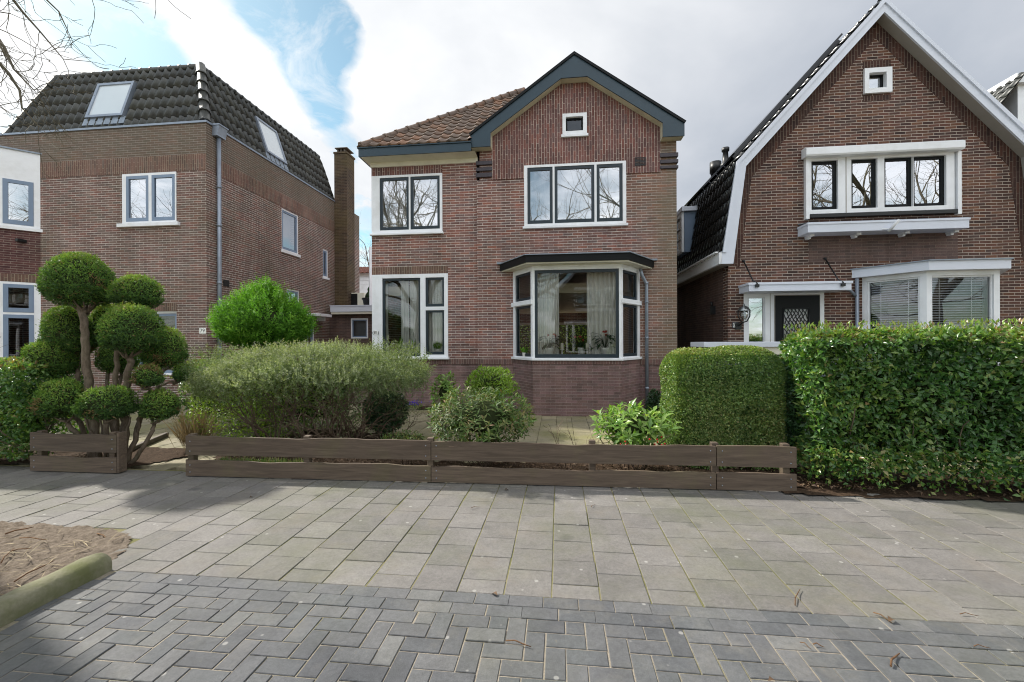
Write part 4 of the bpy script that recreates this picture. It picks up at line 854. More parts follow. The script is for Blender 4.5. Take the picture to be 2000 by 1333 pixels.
# =================================================================== the right house (number 83)
R = Frame(4.78, 9.396); h83 = house_empty(R, 'right dark brick house with white gambrel gable trim and black tiles, numbered 83')
OV = -.26; ro = lambda x, y, v=OV: R.on(x, y, v)
apO, kO, lO, lB = ro(1727, -4), ro(1438, 316), ro(1411, 493), ro(1406.6, 515.5); apI, kI, lI = ro(1729, 23), ro(1457.5, 324), ro(1432.5, 514.5)
ua = (apO[0]+apI[0])/2; apO, apI = (ua, apO[1]), (ua, apI[1]); mir = lambda p: (2*ua-p[0], p[1])
zlow = (lB[1]+lI[1])/2; lB, lI = (lB[0], zlow), (lI[0], zlow)
W83 = 2*ua
def clip83(v):
    cl = []
    for a, b in ((lI, kI), (kI, apI)):
        for f in (lambda p: p, mir):
            p, q = f(a), f(b); s = 1 if f is not mir else -1
            cl.append(((p[0], v, p[1]), (-s*(q[1]-p[1]), 0, s*(q[0]-p[0]))))
    return cl
q_ = lambda x, y, v=-.02: R.on(x, y, v)
wU = (q_(1578, 360)[0], q_(1862, 360)[0], q_(1578, 420)[1], q_(1578, 307)[1]); wG = (q_(1687, 160)[0], q_(1741, 160)[0], q_(1687, 183.5)[1], q_(1687, 135)[1])
dF = (q_(1453.5, 640)[0], q_(1611, 640)[0], .12, q_(1453.5, 569)[1])
b0, b3 = R.on(1684, 600)[0], None; VB3 = -.8; b1, b2 = R.on(1810, 600, VB3)[0], R.on(1953, 600, VB3)[0]; b3 = b2+(b1-b0)*.9
zb0 = .7; zb1 = R.on(1816, 528, VB3-.1)[1]
m = MB(); m.wall(.0, W83, 0, apI[1]+.1, 0, .28, [wU, wG, dF, (b0+.05, b3-.05, zb0, zb1-.03)]); m.build('wall', M['b83'], h83, clip=clip83(0)+[((0, 0, 0), (-1, 0, 0))])
# worn grey-brown patch under the window ledge
pz0, pz1 = q_(1600, 512)[1], q_(1575, 452)[1]; m = MB(); m.box(q_(1580, 470)[0], q_(1872, 470)[0], -.004, 0, pz0, pz1); m.build('repaired_brickwork', M['b83d'], h83)
# raked brick border under the verge
m = MB()
for a, b in ((lI, kI), (kI, apI)):
    for f in (lambda p: p, mir):
        p, q = Vector(f(a)), Vector(f(b)); d = (q-p).normalized(); n = Vector((d.y, -d.x)) if f is not mir else Vector((-d.y, d.x)); wd = .24
        if a is kI: q2 = Vector((ua, apI[1])); qn = Vector((ua, apI[1]-wd/abs(d.x)))
        else: q2 = q; qn = q+n*wd*.95+Vector((0, -.05))
        pn = p+n*wd*.95+(Vector((0, -.05)) if a is kI else Vector((0, 0)))
        m.prism([(p.x, -.006, p.y), (q2.x, -.006, q2.y), (qn.x, -.006, qn.y), (pn.x, -.006, pn.y)], (0, .005, 0))
m.build('verge_brick_course', M['b83v'], h83)
m = MB(); m.box(wG[0], wG[1], -.005, 0, wG[3]+.001, wG[3]+.17); m.build('window_arch', M['b83v'], h83); m = MB(); m.box(wG[0], wG[1], -.005, 0, wG[2]-.15, wG[2]-.04); m.build('window_arch', M['b83v'], h83)
# white verge boards
m = MB()
for f in (lambda p: p, mir):
    O = [f(p) for p in (lB, lO, kO, apO)]; I = [f(p) for p in (apI, kI, lI)]
    m.prism([(p[0], OV, p[1]) for p in O+I], (0, .04, 0))
    for p, q in zip(O[1:], O[2:]):
        d = Vector((q[0]-p[0], q[1]-p[1])).normalized(); n = Vector((-d.y, d.x))*(1 if f is not mir else -1); e = .07
        m.prism([(p[0], OV-.03, p[1]), (q[0], OV-.03, q[1]), (q[0]-n.x*e, OV-.03, q[1]-n.y*e), (p[0]-n.x*e, OV-.03, p[1]-n.y*e)], (0, .029, 0))
m.build('verge_board', M['lilac'], h83)
m = MB()
for f in (lambda p: p, mir):
    I = [f(p) for p in (apI, kI, lI)]
    for p, q in zip(I, I[1:]): m.prism([(p[0], OV+.04, p[1]), (q[0], OV+.04, q[1]), (q[0], OV+.04, q[1]+.015), (p[0], OV+.04, p[1]+.015)], (0, -OV-.04-.001, 0))
m.build('soffit', M['grey_soffit'], h83)
D83 = 8.5
pantiles([(lO[0], OV, lO[1]), (lO[0], D83, lO[1]), (kO[0], D83, kO[1]), (kO[0], OV, kO[1])], None, .22, .29, M['t83'], 'roof', h83, .03, .03)
pantiles([(kO[0], OV, kO[1]), (kO[0], D83, kO[1]), (ua, D83, apO[1]), (ua, OV, apO[1])], None, .22, .29, M['t83'], 'roof', h83, .03, .03)
m = MB(); kk = mir(kO); ll = mir(lO); m.poly([(ua, OV, apO[1]), (ua, D83, apO[1]), (kk[0], D83, kk[1]), (kk[0], OV, kk[1])]); m.poly([(kk[0], OV, kk[1]), (kk[0], D83, kk[1]), (ll[0], D83, ll[1]), (ll[0], OV, ll[1])]); m.build('roof', M['t83'], h83)
m = MB(); m.box(lB[0]-.02, lB[0]+.04, OV, D83, zlow, lO[1]+.0); m.box(lB[0]-.09, lB[0]+.06, OV+.05, D83, lO[1]+.001, lO[1]+.03); m.build('gutter', M['white'], h83)
m = MB(); m.box(lB[0]+.041, .02, OV+.041, D83, zlow, zlow+.02); m.build('eave_soffit', M['grey_soffit'], h83)
m = MB(); m.box(.0, .25, .281, D83, 0, zlow+.3); m.build('flank_wall', M['b83d'], h83); m = MB(); m.box(W83-.25, W83, .281, D83, 0, zlow+.3); m.build('flank_wall', M['b83d'], h83); m = MB(); m.box(.25, W83-.25, D83-.25, D83, 0, zlow+3); m.box(.25, W83-.25, .29, D83-.25, 2.9, 3.1); m.box(.26, W83-.26, 3.6, 3.7, .0, 2.89); m.build('inner_wall', M['innerd'], h83)
# pipes, solar panels, dormer
for (x, yb, yt, r, cap) in ((1397.5, 355, 317, .085, 1), (1417, 322, 289, .06, 0)):
    un = kO[0]+.35; vv, zb = R.side(x, yb, un); hh = R.side(x, yt, un)[1]-zb+.4; m = MB(); r *= 1.35
    m.lathe([(r, 0), (r, hh-.28), (r*1.25, hh-.28), (r*1.25, hh), (r*1.1, hh)] if cap else [(r, 0), (r, hh-.5), (r*1.45, hh-.48), (r*1.45, hh-.40), (r*.95, hh-.38), (r*.75, hh-.1), (r*1.1, hh-.08), (r*1.1, hh)], (un, vv, zb-.4), 14)
    m.build('flue_pipe', M['iron'], h83)
d = Vector((apO[0]-kO[0], 0, apO[1]-kO[1])); Ls = d.length; d.normalize(); n = Vector((-d.z, 0, d.x))
m = MB(lambda a, dd, z: tuple(Vector((kO[0], 0, kO[1]))+d*z+Vector((0, a, 0))+n*dd))
for k in range(4):
    for j in range(2): m.box(.15+k*1.05, .15+k*1.05+1.02, .13, .17, .35+j*1.7, .35+j*1.7+1.66)
for k in range(8): m.box(.3+k*.5, .34+k*.5, .05, .128, .35, 3.7)
m.build('solar_panel_array', M['panel'], h83)
# dormer on the steep slope
ud = lO[0]+.02; va, z1d = R.side(1338, 413, ud-.1); vb = va+1.5; z0d = R.side(1338, 492, ud-.1)[1]
dm = MB(); dm.box(ud-.12, ud+.9, va, vb, z0d, z1d); do = dm.build('dormer', M['greyblue'], h83)
m = MB(); m.box(ud-.2, ud+.9, va-.08, vb+.08, z1d+.001, z1d+.12); m.build('dormer_roof', M['lilac'], do)
Td = lambda a, dd, z: (ud-.12+dd-.07, a, z)
m = MB(Td); m.wall(va, vb, z0d, z1d, 0, .06, [(va+.12, (va+vb)/2-.04, z0d+.12, z1d-.12), ((va+vb)/2+.04, vb-.12, z0d+.12, z1d-.12)]); 
for k in range(1, 3): zq = z0d+.12+(z1d-z0d-.24)*k/3; m.box(va+.12, vb-.12, .02, .045, zq-.012, zq+.012)
dw = m.build('dormer_window', M['white'], do)
m = MB(Td); m.poly([(va+.1, .05, z0d+.1), (vb-.1, .05, z0d+.1), (vb-.1, .05, z1d-.1), (va+.1, .05, z1d-.1)]); m.build('dormer_pane', M['glass_hi'], do)
# windows of 83
xw = lambda x: R.on(x, 380, -.05)[0]
zc0, zc1 = wU[2]+.10, wU[3]-.1
window(h83, ident, *wU, -.05, [(xw(1585), xw(1637), zc0, zc1), (xw(1663), xw(1714), zc0, zc1), (xw(1727.5), xw(1783.5), zc0, zc1), (xw(1784.5), xw(1848.5), zc0, zc1)], M['white'], M['black'], M['glass_hi'], .14, sw=.055, sd=.05)
m = MB(); um = xw(1652.5); m.box(um-.008, um+.008, -.054, -.05, wU[2], wU[3]); m.build('frame_joint', M['grey_soffit'], h83)
window(h83, ident, *wG, -.05, [(wG[0]+.09, wG[1]-.11, wG[2]+.10, wG[3]-.10)], M['white'], M['black'], M['glass_hi'], .18, sw=.03, sd=.1)
rb0, rb1 = R.on(1574, 300, -.2)[0], R.on(1884, 280, -.2)[0]; zr0_, zr1_ = R.on(1574, 304.5, -.22)[1], R.on(1574, 286, -.22)[1]
m = MB(); m.prism([(rb0, -.03, zr0_), (rb0, -.2, zr0_), (rb0, -.22, zr0_+.03), (rb0, -.22, zr1_-.04), (rb0, -.16, zr1_), (rb0, -.03, zr1_)], (rb1-rb0, 0, 0)); m.build('roller_shutter_box', M['white'], h83)
m = MB(); m.box(wU[0]-.075, wU[0]-.005, -.09, -.001, wU[2]-.1, zr0_); m.build('shutter_rail', M['white'], h83); m = MB(); m.box(wU[1]+.03, wU[1]+.1, -.09, -.001, wU[2]-.1, zr0_); m.build('shutter_rail', M['white'], h83)
m = MB(); m.box(wU[0], wU[1]+.02, -.10, 0, wU[2]-.075, wU[2]-.001); m.build('window_sill', M['iron'], h83)
VL = -.38; l0, l1 = R.on(1578, 440, VL)[0], R.on(1893, 440, VL)[0]; zl1, zl0 = R.on(1578, 436, VL)[1], R.on(1578, 454, VL)[1]
m = MB(); m.box(l0, l1, VL, -.001, zl0, zl1); m.box(l0-.015, l1+.015, VL-.015, -.001, zl1-.03, zl1+.01); lg = m.build('awning_ledge', M['lilac'], h83); m = MB(); m.prism([(l0, VL+.01, zl1+.011), (l1, VL+.01, zl1+.011), (l1, -.0, zl1+.07), (l0, 0, zl1+.07)], (0, 0, .012)); m.build('ledge_cover', M['lead'], h83)
for x in (1583, 1674, 1768, 1863):
    m = MB(); u = R.on(x, 455, -.15)[0]; m.box(u-.04, u+.04, -.22, -.001, zl0-.04, zl0-.001); m.box(u-.025, u+.025, -.12, -.001, zl0-.075, zl0-.041); m.build('ledge_bracket', M['white'], h83)
fu, fz = R.on(1737, 443, VL); m = MB(); m.tube([(fu-.02, VL, fz-.09), (fu+.07, VL-.16, fz+.1)], .028, 10); m.box(fu-.14, fu+.1, VL-.012, VL, fz-.045, fz-.03); m.build('flag_holder', M['white'], h83)
# entrance
cuv = lambda x, v=-.0: R.on(x, 630, v)[0]
zd1 = dF[3]
window(h83, ident, *dF, -.0, [(cuv(1461), cuv(1494.5), .3, q_(1461, 580)[1], .025)], M['white'], M['white'], M['glass_hi'], .12, 'door_frame', sd=.02)
dd0, dd1, dz1 = cuv(1514), cuv(1599.5), q_(1514, 578)[1]
m = MB(); m.box(cuv(1505)-.012, cuv(1505)-.002, -.006, 0, .12, zd1); m.box(dd0-.02, dd1+.02, -.008, -.0005, .12, dz1+.02); m.build('door_rebate', M['grey_soffit'], h83)
lat = (cuv(1530, -.03), cuv(1580, -.03), .95, q_(1530, 603)[1]); m = MB(); m.wall(dd0, dd1, .13, dz1, -.03, -.009, [lat]); dr = m.build('front_door', M['black'], h83)
m = MB(); m.poly([(lat[0], -.012, lat[2]), (lat[1], -.012, lat[2]), (lat[1], -.012, lat[3]), (lat[0], -.012, lat[3])]); m.build('door_pane', M['glass'], dr)
m = MB(); nx = 7
for k in range(-9, 16):
    for sg in (1, -1):
        x = lat[0]+(lat[1]-lat[0])*k/nx; 
        pts = []
        for q in range(13):
            z = lat[2]+(lat[3]-lat[2])*q/12; xx = x+sg*(z-lat[2])*.55+.012*math.sin(q*3)
            if lat[0] < xx < lat[1]: pts.append((xx, -.024, z))
        if len(pts) > 1: m.tube(pts, .007, 5)
for a in (lat[0], lat[1]): m.tube([(a, -.034, lat[2]), (a, -.034, lat[3])], .014, 6)
m.tube([(lat[0], -.034, lat[3]), (lat[1], -.034, lat[3])], .014, 6); m.build('door_grille', M['iron'], dr)
VC3 = -.5; c0_, c1_ = R.on(1463, 560, VC3)[0], R.on(1663, 555, VC3)[0]; zc1_, zc0_ = R.on(1463, 554.5, VC3)[1], R.on(1463, 569, VC3)[1]
m = MB(); m.box(c0_, c1_, VC3, -.001, zc0_, zc1_); m.box(c0_-.02, c1_+.02, VC3-.02, -.001, zc1_-.02, zc1_+.025); m.build('door_canopy', M['lilac'], h83)
for (x0, y0, x1, y1) in ((1452, 510, 1479, 558), (1611, 505, 1647, 556)):
    a = R.on(x0, y0, -.01); b = R.on(x1, y1, VC3-.03); m = MB(); m.tube([(a[0], -.02, a[1]), (b[0]-.05, VC3+.05, b[1]+.12), (b[0], VC3-.03, b[1]+.05), (b[0], VC3-.03, b[1])], .014, 8); m.lathe([(.03, -.02), (.03, .02)], (a[0], -.02, a[1]), 10); m.box(b[0]-.035, b[0]+.035, VC3-.05, VC3-.002, b[1]-.03, b[1]+.03); m.build('canopy_rod', M['iron'], h83)
# wall lantern
lu, lz = R.on(1453, 612, -.22); m = MB(); m.lathe([(.0, .22), (.015, .2), (.02, .17), (.09, .13), (.13, .06), (.135, .05), (.12, .05)], (lu, -.22, lz), 16); ln = m.build('wall_lantern', M['steel'], h83)
m = MB(); m.lathe([(.075, .05), (.085, -.02), (.06, -.1), (.03, -.14)], (lu, -.22, lz), 14); m.build('lantern_glass', glass('lantern_glass', .1), ln)
m = MB(); m.tube([(lu+.12, -.22, lz+.05), (lu+.12, -.22, lz-.06), (lu+.06, -.22, lz-.17), (lu, -.2, lz-.19), (lu-.03, -.1, lz-.24), (lu-.03, -.0, lz-.26)], .014, 8); m.tube([(lu-.12, -.22, lz+.05), (lu-.12, -.22, lz-.06), (lu-.06, -.22, lz-.17), (lu, -.2, lz-.19)], .012, 8); m.box(lu-.1, lu+.03, -.03, -.001, lz-.34, lz-.2); m.build('lantern_bracket', M['iron'], ln)
tz = R.on(1436.5, 635, -.012); m = MB(); m.box(tz[0]-.065, tz[0]+.065, -.012, -.001, tz[1]-.062, tz[1]+.062); m.build('house_number_plate', plain('blue_black_enamel', C('232b3a'), .3), h83, bevel=.003); m = MB(); m.box(tz[0]-.052, tz[0]+.052, -.0145, -.0121, tz[1]-.049, tz[1]+.049); m.build('house_number_panel', M['plate'], h83)
text_mesh('83', .1, M['ink'], 'house_number', h83, (tz[0], -.0155, tz[1]), (math.pi/2, 0, 0), .001)
m = MB(); a = R.side(1391, 606, -.06); m.box(-.1, -.0, a[0]-.05, a[0]+.05, a[1]-.1, a[1]+.1); m.tube([(-.06, a[0], a[1]+.08), (-.08, a[0], a[1]+.2)], .03, 8); m.build('side_lamp', M['iron'], h83)
# bay of 83
bs = [(b0, 0), (b1, VB3), (b2, VB3), (b3, 0)]
m = MB(); m.prism([(p[0], p[1], 0) for p in bs], (0, 0, zb0)); m.build('bay_base', M['b83'], h83)
pw = [(.07, .13), (.10, .10), (.1, .1)]
for k in range(3):
    T, L = panelT(bs[k], bs[k+1]); e0, e1 = ((.085, L-.10), (.09, L-.10), (.16, L-.2))[k]
    window(h83, T, 0, L, zb0+.001, zb1, 0, [(e0, e1, zb0+.08, zb1-.09, .03)], M['white'], M['white'], M['glass'], .12, 'bay_window', sd=.03)
    if k < 2:
        bl = MB(T); z = zb0+.1
        while z < zb1-.1:
            bl.prism([(e0+.03, .14, z), (e1-.03, .14, z), (e1-.03, .185, z+.02), (e0+.03, .185, z+.02)], (0, 0, .003)); z += .048
        for q in (.22, .75): bl.box(e0+(e1-e0)*q, e0+(e1-e0)*q+.01, .138, .141, zb0+.1, zb1-.1)
        o = bl.build('venetian_blind', M['white']); o.matrix_world = h83.matrix_basis.copy(); tag(o, ('white venetian blind in the angled left pane of the bay window of 83', 'white venetian blind in the wide front pane of the bay window of 83')[k], 'blind')
m = MB(); q = grow(bs, .14); zft3 = R.on(1816, 509.5, VB3-.14)[1]; q[0] = (b0-.2, 0); m.prism([(p[0], p[1], zb1+.001) for p in q], (0, 0, zft3-zb1)); m.build('bay_roof', M['lilac'], h83)
m = MB(); q = grow(bs, .17); q[0] = (b0-.24, 0); m.prism([(p[0], p[1], zft3+.002) for p in q], (0, 0, .02)); m.build('bay_flashing', M['lead'], h83)
du = R.on(1674, 600, -.06)[0]; m = MB(); m.tube([(du, -.06, .1), (du, -.06, zb1-.02)], .036, 12); m.tube([(R.on(1628, 566, -.1)[0], -.08, R.on(1628, 566, -.1)[1]), (du-.15, -.07, R.on(1660, 566, -.1)[1]), (du-.03, -.06, R.on(1660, 572, -.1)[1]-.06)], .032, 10); m.build('downpipe', M['zinc'], h83)
# neighbour further right: roof slope and white dormer
nb = empty('neighbour_house', (12.5, 12.5, 0), 'neighbouring house with a white dormer behind the right gable of 83', 'house', rz=-ALPHA)
m = MB(); m.box(-.5, 6, 0, 8, 0, 5.5); m.build('wall', M['b83'], nb)
pantiles([(-.8, 8, 5.2), (-.8, -.2, 5.2), (2.2, -.2, 9.2), (2.2, 8, 9.2)], None, .25, .32, M['t79'], 'roof', nb, .045)
p0 = at(1962, 176, 12.6); m = MB(); q = nb.matrix_basis
lx = (p0.x-12.5)+.1
m.box(lx, lx+2.5, .1, 2.2, at(1980, 260, 12.6).z-1.2, p0.z); dd_ = m.build('dormer', M['white'], nb)
m = MB(); m.box(lx-.15, lx+2.6, -.05, 2.3, p0.z+.001, p0.z+.28); m.build('dormer_roof', M['white'], dd_); m = MB(); m.poly([(lx+.25, .09, p0.z-1.3), (lx+2.2, .09, p0.z-1.3), (lx+2.2, .09, p0.z-.25), (lx+.25, .09, p0.z-.25)]); m.build('pane', M['glass_hi'], dd_)
# grey storage shed with a pale flat roof in the front garden of 83
Y0 = 7.3; q0, q1 = at(1357, 672, Y0), at(1552, 672, Y0); shd = empty('garden_shed', (q0.x, q0.y, 0), 'low grey plank shed with pale flat roof edge between the two right hedges', 'shed', rz=-ALPHA)
zt_ = at(1400, 668, Y0).z; zc = at(1400, 678, Y0).z; zk = at(1500, 692, Y0).z; Lw = q1.x-q0.x
m = MB(); m.box(.15, Lw+1.5, 0, .75, zc, zt_); m.build('roof_edge', M['lilac'], shd, bevel=.005); m = MB(); m.box(.62, Lw+1.4, .03, .72, zk, zc-.001); m.build('fascia', M['cream'], shd)
m = MB(); z = 0.02
while z < zk-.02: m.box(.66, Lw+1.35, .06, .7, z, min(z+.135, zk-.003)); z += .145
m.build('plank_wall', M['greyblue'] if False else plain('weathered_grey_planks', C('6f7780'), .7, .2, 5), shd)
# house across the street, mirrored in the bay window of 81
oh = copy_tree(h83); oh.location = (4.1, -15.5, 0); oh.rotation_euler = (0, 0, math.pi-ALPHA); oh['label'] = 'gambrel house across the street mirrored in the bay window of 81'
# ------------------------------------------------------------------ foliage
def nrm(a): return a/np.maximum(np.linalg.norm(a, axis=1, keepdims=True), 1e-9)
def lump(D, seed, k=3.0, n=6):
    r = np.random.default_rng(seed); s = np.zeros(len(D))
    for _ in range(n):
        a = r.normal(size=3)*k; s += np.sin(D@a+r.random()*6.28)
    return s/n
def leaf_data(P, D, N, L, W, fold=.25, droop=.2):
    """five-point leaves: base, two sides, rib, tip"""
    S_ = nrm(np.cross(D, N)); Nn = nrm(np.cross(S_, D)); L = L[:, None]; W = W[:, None]
    b = P; mid = P+D*L*.5; ml = mid+S_*W*.5+Nn*W*fold; mr = mid-S_*W*.5+Nn*W*fold; tip = P+D*L-Nn*L*droop
    return np.stack([b, ml, mid, mr, tip], 1)
def leaves(name, P, D, N, L, W, mat, parent=None, fold=.25, droop=.2, rnd=None, simple=False):
    n = len(P); V = leaf_data(P, nrm(D), nrm(N), L, W, fold, droop)
    if simple: V = V[:, [0, 1, 4, 3]]; q = np.array([[0, 1, 2, 3]]); lens = 4; per = 4
    else: q = np.array([[0, 1, 2], [0, 2, 3], [1, 4, 2], [2, 4, 3]]); lens = 3; per = 5
    idx = (np.arange(n)[:, None, None]*per+q[None]).reshape(-1); me = bpy.data.meshes.new(name)
    me.vertices.add(n*per); me.vertices.foreach_set('co', V.astype('f').ravel()); nf = n*len(q)
    me.loops.add(nf*lens); me.loops.foreach_set('vertex_index', idx.astype('i')); me.polygons.add(nf); me.polygons.foreach_set('loop_start', (np.arange(nf)*lens).astype('i'))
    me.update(calc_edges=True); me.validate()
    r = RNG.random(n) if rnd is None else rnd
    me.attributes.new('rnd', 'FLOAT', 'POINT').data.foreach_set('value', np.repeat(np.clip(r, 0, 1), per).astype('f'))
    me.materials.append(mat); o = bpy.data.objects.new(name, me); COL.objects.link(o)
    if parent is not None: o.parent = parent
    return o
def sph(n, rng=RNG):
    d = rng.normal(size=(n, 3)); return nrm(d)
def blob_pts(n, c, r, seed, amp=.10, depth=.25, flat=None, k=3.0, exp=2.0, elow=None):
    """points in the outer shell of a lumpy ellipsoid, with outward normals"""
    d = sph(int(n*1.0)); 
    if flat is not None: d[:, 2] = np.where(d[:, 2] < 0, d[:, 2]*flat, d[:, 2]); d = d
    u = nrm(d)
    ex_ = np.where(u[:, 2] < 0, elow or exp, exp); e = (np.abs(u)**ex_[:, None]).sum(1)**(-1/ex_); R_ = e*(1+amp*lump(u, seed, k)); sh = 1-depth*RNG.random(n)**2.2
    q = u*(R_*sh)[:, None]
    if flat is not None: q[:, 2] = np.where(q[:, 2] < 0, q[:, 2]*flat, q[:, 2])
    r = np.array(r); return np.array(c)+q*r, nrm(u/r)
def dirs(Nm, k_out=.6, up=.3, rand=.9):
    t = RNG.normal(size=Nm.shape); return nrm(Nm*k_out+t*rand+np.array([0, 0, up]))
def rr(n, a, b): return a+(b-a)*RNG.random(n)
def core(m, c, r, seed, amp=.1, flat=None, nu=18, nv=12, k=3.0, exp=2.0):
    m.smooth = True; ids = []
    for j in range(nv+1):
        th = math.pi*j/nv; row = []
        for i in range(nu):
            ph = 6.28318*i/nu; u = np.array([[math.sin(th)*math.cos(ph), math.sin(th)*math.sin(ph), math.cos(th)]])
            e = float((np.abs(u)**exp).sum()**(-1/exp)); q = u[0]*e*(1+amp*float(lump(u, seed, k)[0]))
            if flat is not None and q[2] < 0: q[2] *= flat
            row.append(m.pt((c[0]+q[0]*r[0], c[1]+q[1]*r[1], c[2]+q[2]*r[2])))
        ids.append(row)
    for j in range(nv):
        for i in range(nu): m.face([ids[j][i], ids[j+1][i], ids[j+1][(i+1) % nu], ids[j][(i+1) % nu]])
def branchy(m, p, d, L, r, depth, spread=.6, n=(2, 4), seg=5, wob=.18, up=.05, shrink=.68, rmin=.0025, ends=None, sides=6, rs=.62):
    p = Vector(p); d = Vector(d).normalized(); pts = [p.copy()]; rad = [r]
    for k in range(seg):
        d = (d+Vector((random.gauss(0, wob), random.gauss(0, wob), random.gauss(0, wob)+up))).normalized(); p = p+d*(L/seg); pts.append(p.copy()); rad.append(max(rmin, r*(1-(1-rs)*(k+1)/seg)))
    m.tube(pts, rad, sides if r > .012 else (4 if r > .005 else 3), cap=False)
    if depth == 0:
        if ends is not None: ends.append((p.copy(), d.copy()))
        return
    for k in range(random.randint(*n)):
        f = random.uniform(.45, 1.0) if k else 1.0; i = min(seg, max(1, round(f*seg))); b = pts[i]; bd = (pts[i]-pts[i-1]).normalized()
        ax = bd.orthogonal().normalized(); ax.rotate(Matrix.Rotation(random.uniform(0, 6.283), 3, bd)) if False else None
        q = Matrix.Rotation(random.uniform(0, 6.283), 3, bd) @ ax; nd = (bd+q*random.uniform(spread*.5, spread*1.3)).normalized()
        branchy(m, b, nd, L*shrink*random.uniform(.75, 1.2), max(rmin, rad[i]*random.uniform(.55, .8)), depth-1, spread, n, seg, wob, up, shrink, rmin, ends, sides, rs)
    return
# --------------------------------------------------------- cloud-pruned yew
TB = gnd(218, 922); TB.y = 5.62; TB.x = (218-1000)/F*5.62; TB.z = .0
tp = empty('cloud_pruned_yew', TB, 'tall cloud-pruned yew with many rounded green pads behind the short fence', 'topiary tree')
def pad(x0, x1, top, bot, Y, seed=0):     # a dome with a flat underside
    h = bot-top; c = at((x0+x1)/2, top+.63*h, Y); k = Y/F; kx = k/math.hypot(1, ((x0+x1)/2-CX)/F); rx = (x1-x0)/2*kx*.96
    return dict(c=c-TB, r=(rx, rx*.98, .63*h*k*.95), flat=.56, seed=seed)
pads = [pad(79, 236, 490, 603, 5.75, 1), pad(214, 322, 535, 605, 5.85, 2), pad(190, 326, 592, 692, 5.5, 3), pad(76, 192, 592, 705, 5.95, 4), pad(40, 160, 660, 740, 5.8, 5), pad(272, 368, 636, 722, 5.9, 6),
        pad(174, 236, 588, 682, 6.15, 7), pad(257, 322, 710, 756, 5.5, 8), pad(273, 353, 757, 822, 5.6, 9), pad(147, 275, 752, 820, 5.35, 10), pad(62, 178, 738, 818, 5.5, 11), pad(186, 274, 660, 730, 6.1, 12), pad(338, 367, 704, 746, 5.95, 13)]
tr = MB(); tr.smooth = True
def trunk(pts, r0, r1, n=9, wob=.010):
    r0 *= .66; r1 *= .72
    pp = [Vector(p) for p in pts]; q = []
    for k in range(len(pp)-1):
        for s in range(5): q.append(pp[k].lerp(pp[k+1], s/5)+Vector((random.gauss(0, wob), random.gauss(0, wob), 0)))
    q.append(pp[-1]); tr.tube(q, [r0+(r1-r0)*i/(len(q)-1) for i in range(len(q))], n)
for k, pd in enumerate(pads):
    c, r, s = pd['c'], pd['r'], pd['seed']; n = int(13000*max(.35, r[0]/.42)*max(.5, r[2]/.36))
    P, Nm = blob_pts(n, c, r, s, .10, .22, pd['flat'], 5.0, 2.3); D = dirs(Nm, .75, .35, .75); 
    h = (P[:, 2]-c.z)/r[2]; rn = np.clip(.26+.42*np.clip(h, -.3, 1)+.25*lump(P*5, s+30, 1.5)+RNG.normal(0, .16, n), 0, .86); rn = np.where((RNG.random(n) < .02) | ((lump(P*6, s+77, 1.3) > .52) & (RNG.random(n) < .6)), 1.0, rn); st_ = RNG.random(n) < .05; P = P+Nm*(st_*RNG.random(n)*.05)[:, None]; kp_ = ~((lump(P*9, s+55, 1.4) < -.42) & (RNG.random(n) < .75)); P, Nm, D, rn, h = P[kp_], Nm[kp_], D[kp_], rn[kp_], h[kp_]; n = len(P)  # sunlit pad tops and dim undersides put into the needle colour by height
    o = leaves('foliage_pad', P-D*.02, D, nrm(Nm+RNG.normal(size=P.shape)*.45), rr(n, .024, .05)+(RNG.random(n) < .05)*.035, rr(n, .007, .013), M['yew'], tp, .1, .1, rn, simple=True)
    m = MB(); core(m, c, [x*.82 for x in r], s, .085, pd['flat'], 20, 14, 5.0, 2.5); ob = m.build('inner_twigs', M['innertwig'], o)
    # branch fan carrying the pad
    base = Vector((c.x*.86, c.y, c.z-r[2]*pd['flat']*1.35)); pd['base'] = base
    for q in range(9 if r[0] > .3 else 5):
        a = 6.28318*q/9+random.random(); e = c+Vector((math.cos(a)*r[0]*.62, math.sin(a)*r[1]*.62, -r[2]*pd['flat']*.45)); mid_ = base.lerp(e, .45)+Vector((0, 0, -.02)); tr.tube([base, base.lerp(mid_, .5)+Vector((random.gauss(0, .012),)*3), mid_, e], [.017, .014, .011, .006], 6)
w2 = lambda px, py, Y: at(px, py, Y)-TB
trunk([w2(190, 930, 5.6), w2(186, 860, 5.6), w2(178, 780, 5.62), w2(170, 720, 5.65), w2(164, 650, 5.68), w2(160, 600, 5.72), pads[0]['base']], .085, .052)
trunk([w2(232, 930, 5.62), w2(243, 860, 5.6), w2(247, 800, 5.56), w2(247, 745, 5.52), w2(257, 705, 5.5), pads[2]['base']], .085, .045)
trunk([w2(225, 930, 5.7), w2(226, 840, 5.75), w2(226, 740, 5.8), w2(229, 680, 5.85), w2(262, 610, 5.85), pads[1]['base']], .06, .03)
trunk([w2(196, 930, 5.7), w2(180, 830, 5.75), w2(152, 750, 5.85), pads[3]['base']], .06, .035); trunk([w2(190, 930, 5.7), w2(165, 840, 5.75), w2(120, 770, 5.8), pads[4]['base']], .05, .03)
trunk([w2(238, 930, 5.6), w2(262, 860, 5.62), w2(280, 800, 5.7), w2(310, 755, 5.85), pads[5]['base']], .05, .03); trunk([w2(262, 860, 5.62), w2(283, 790, 5.6), w2(291, 760, 5.58), pads[7]['base']], .03, .02)
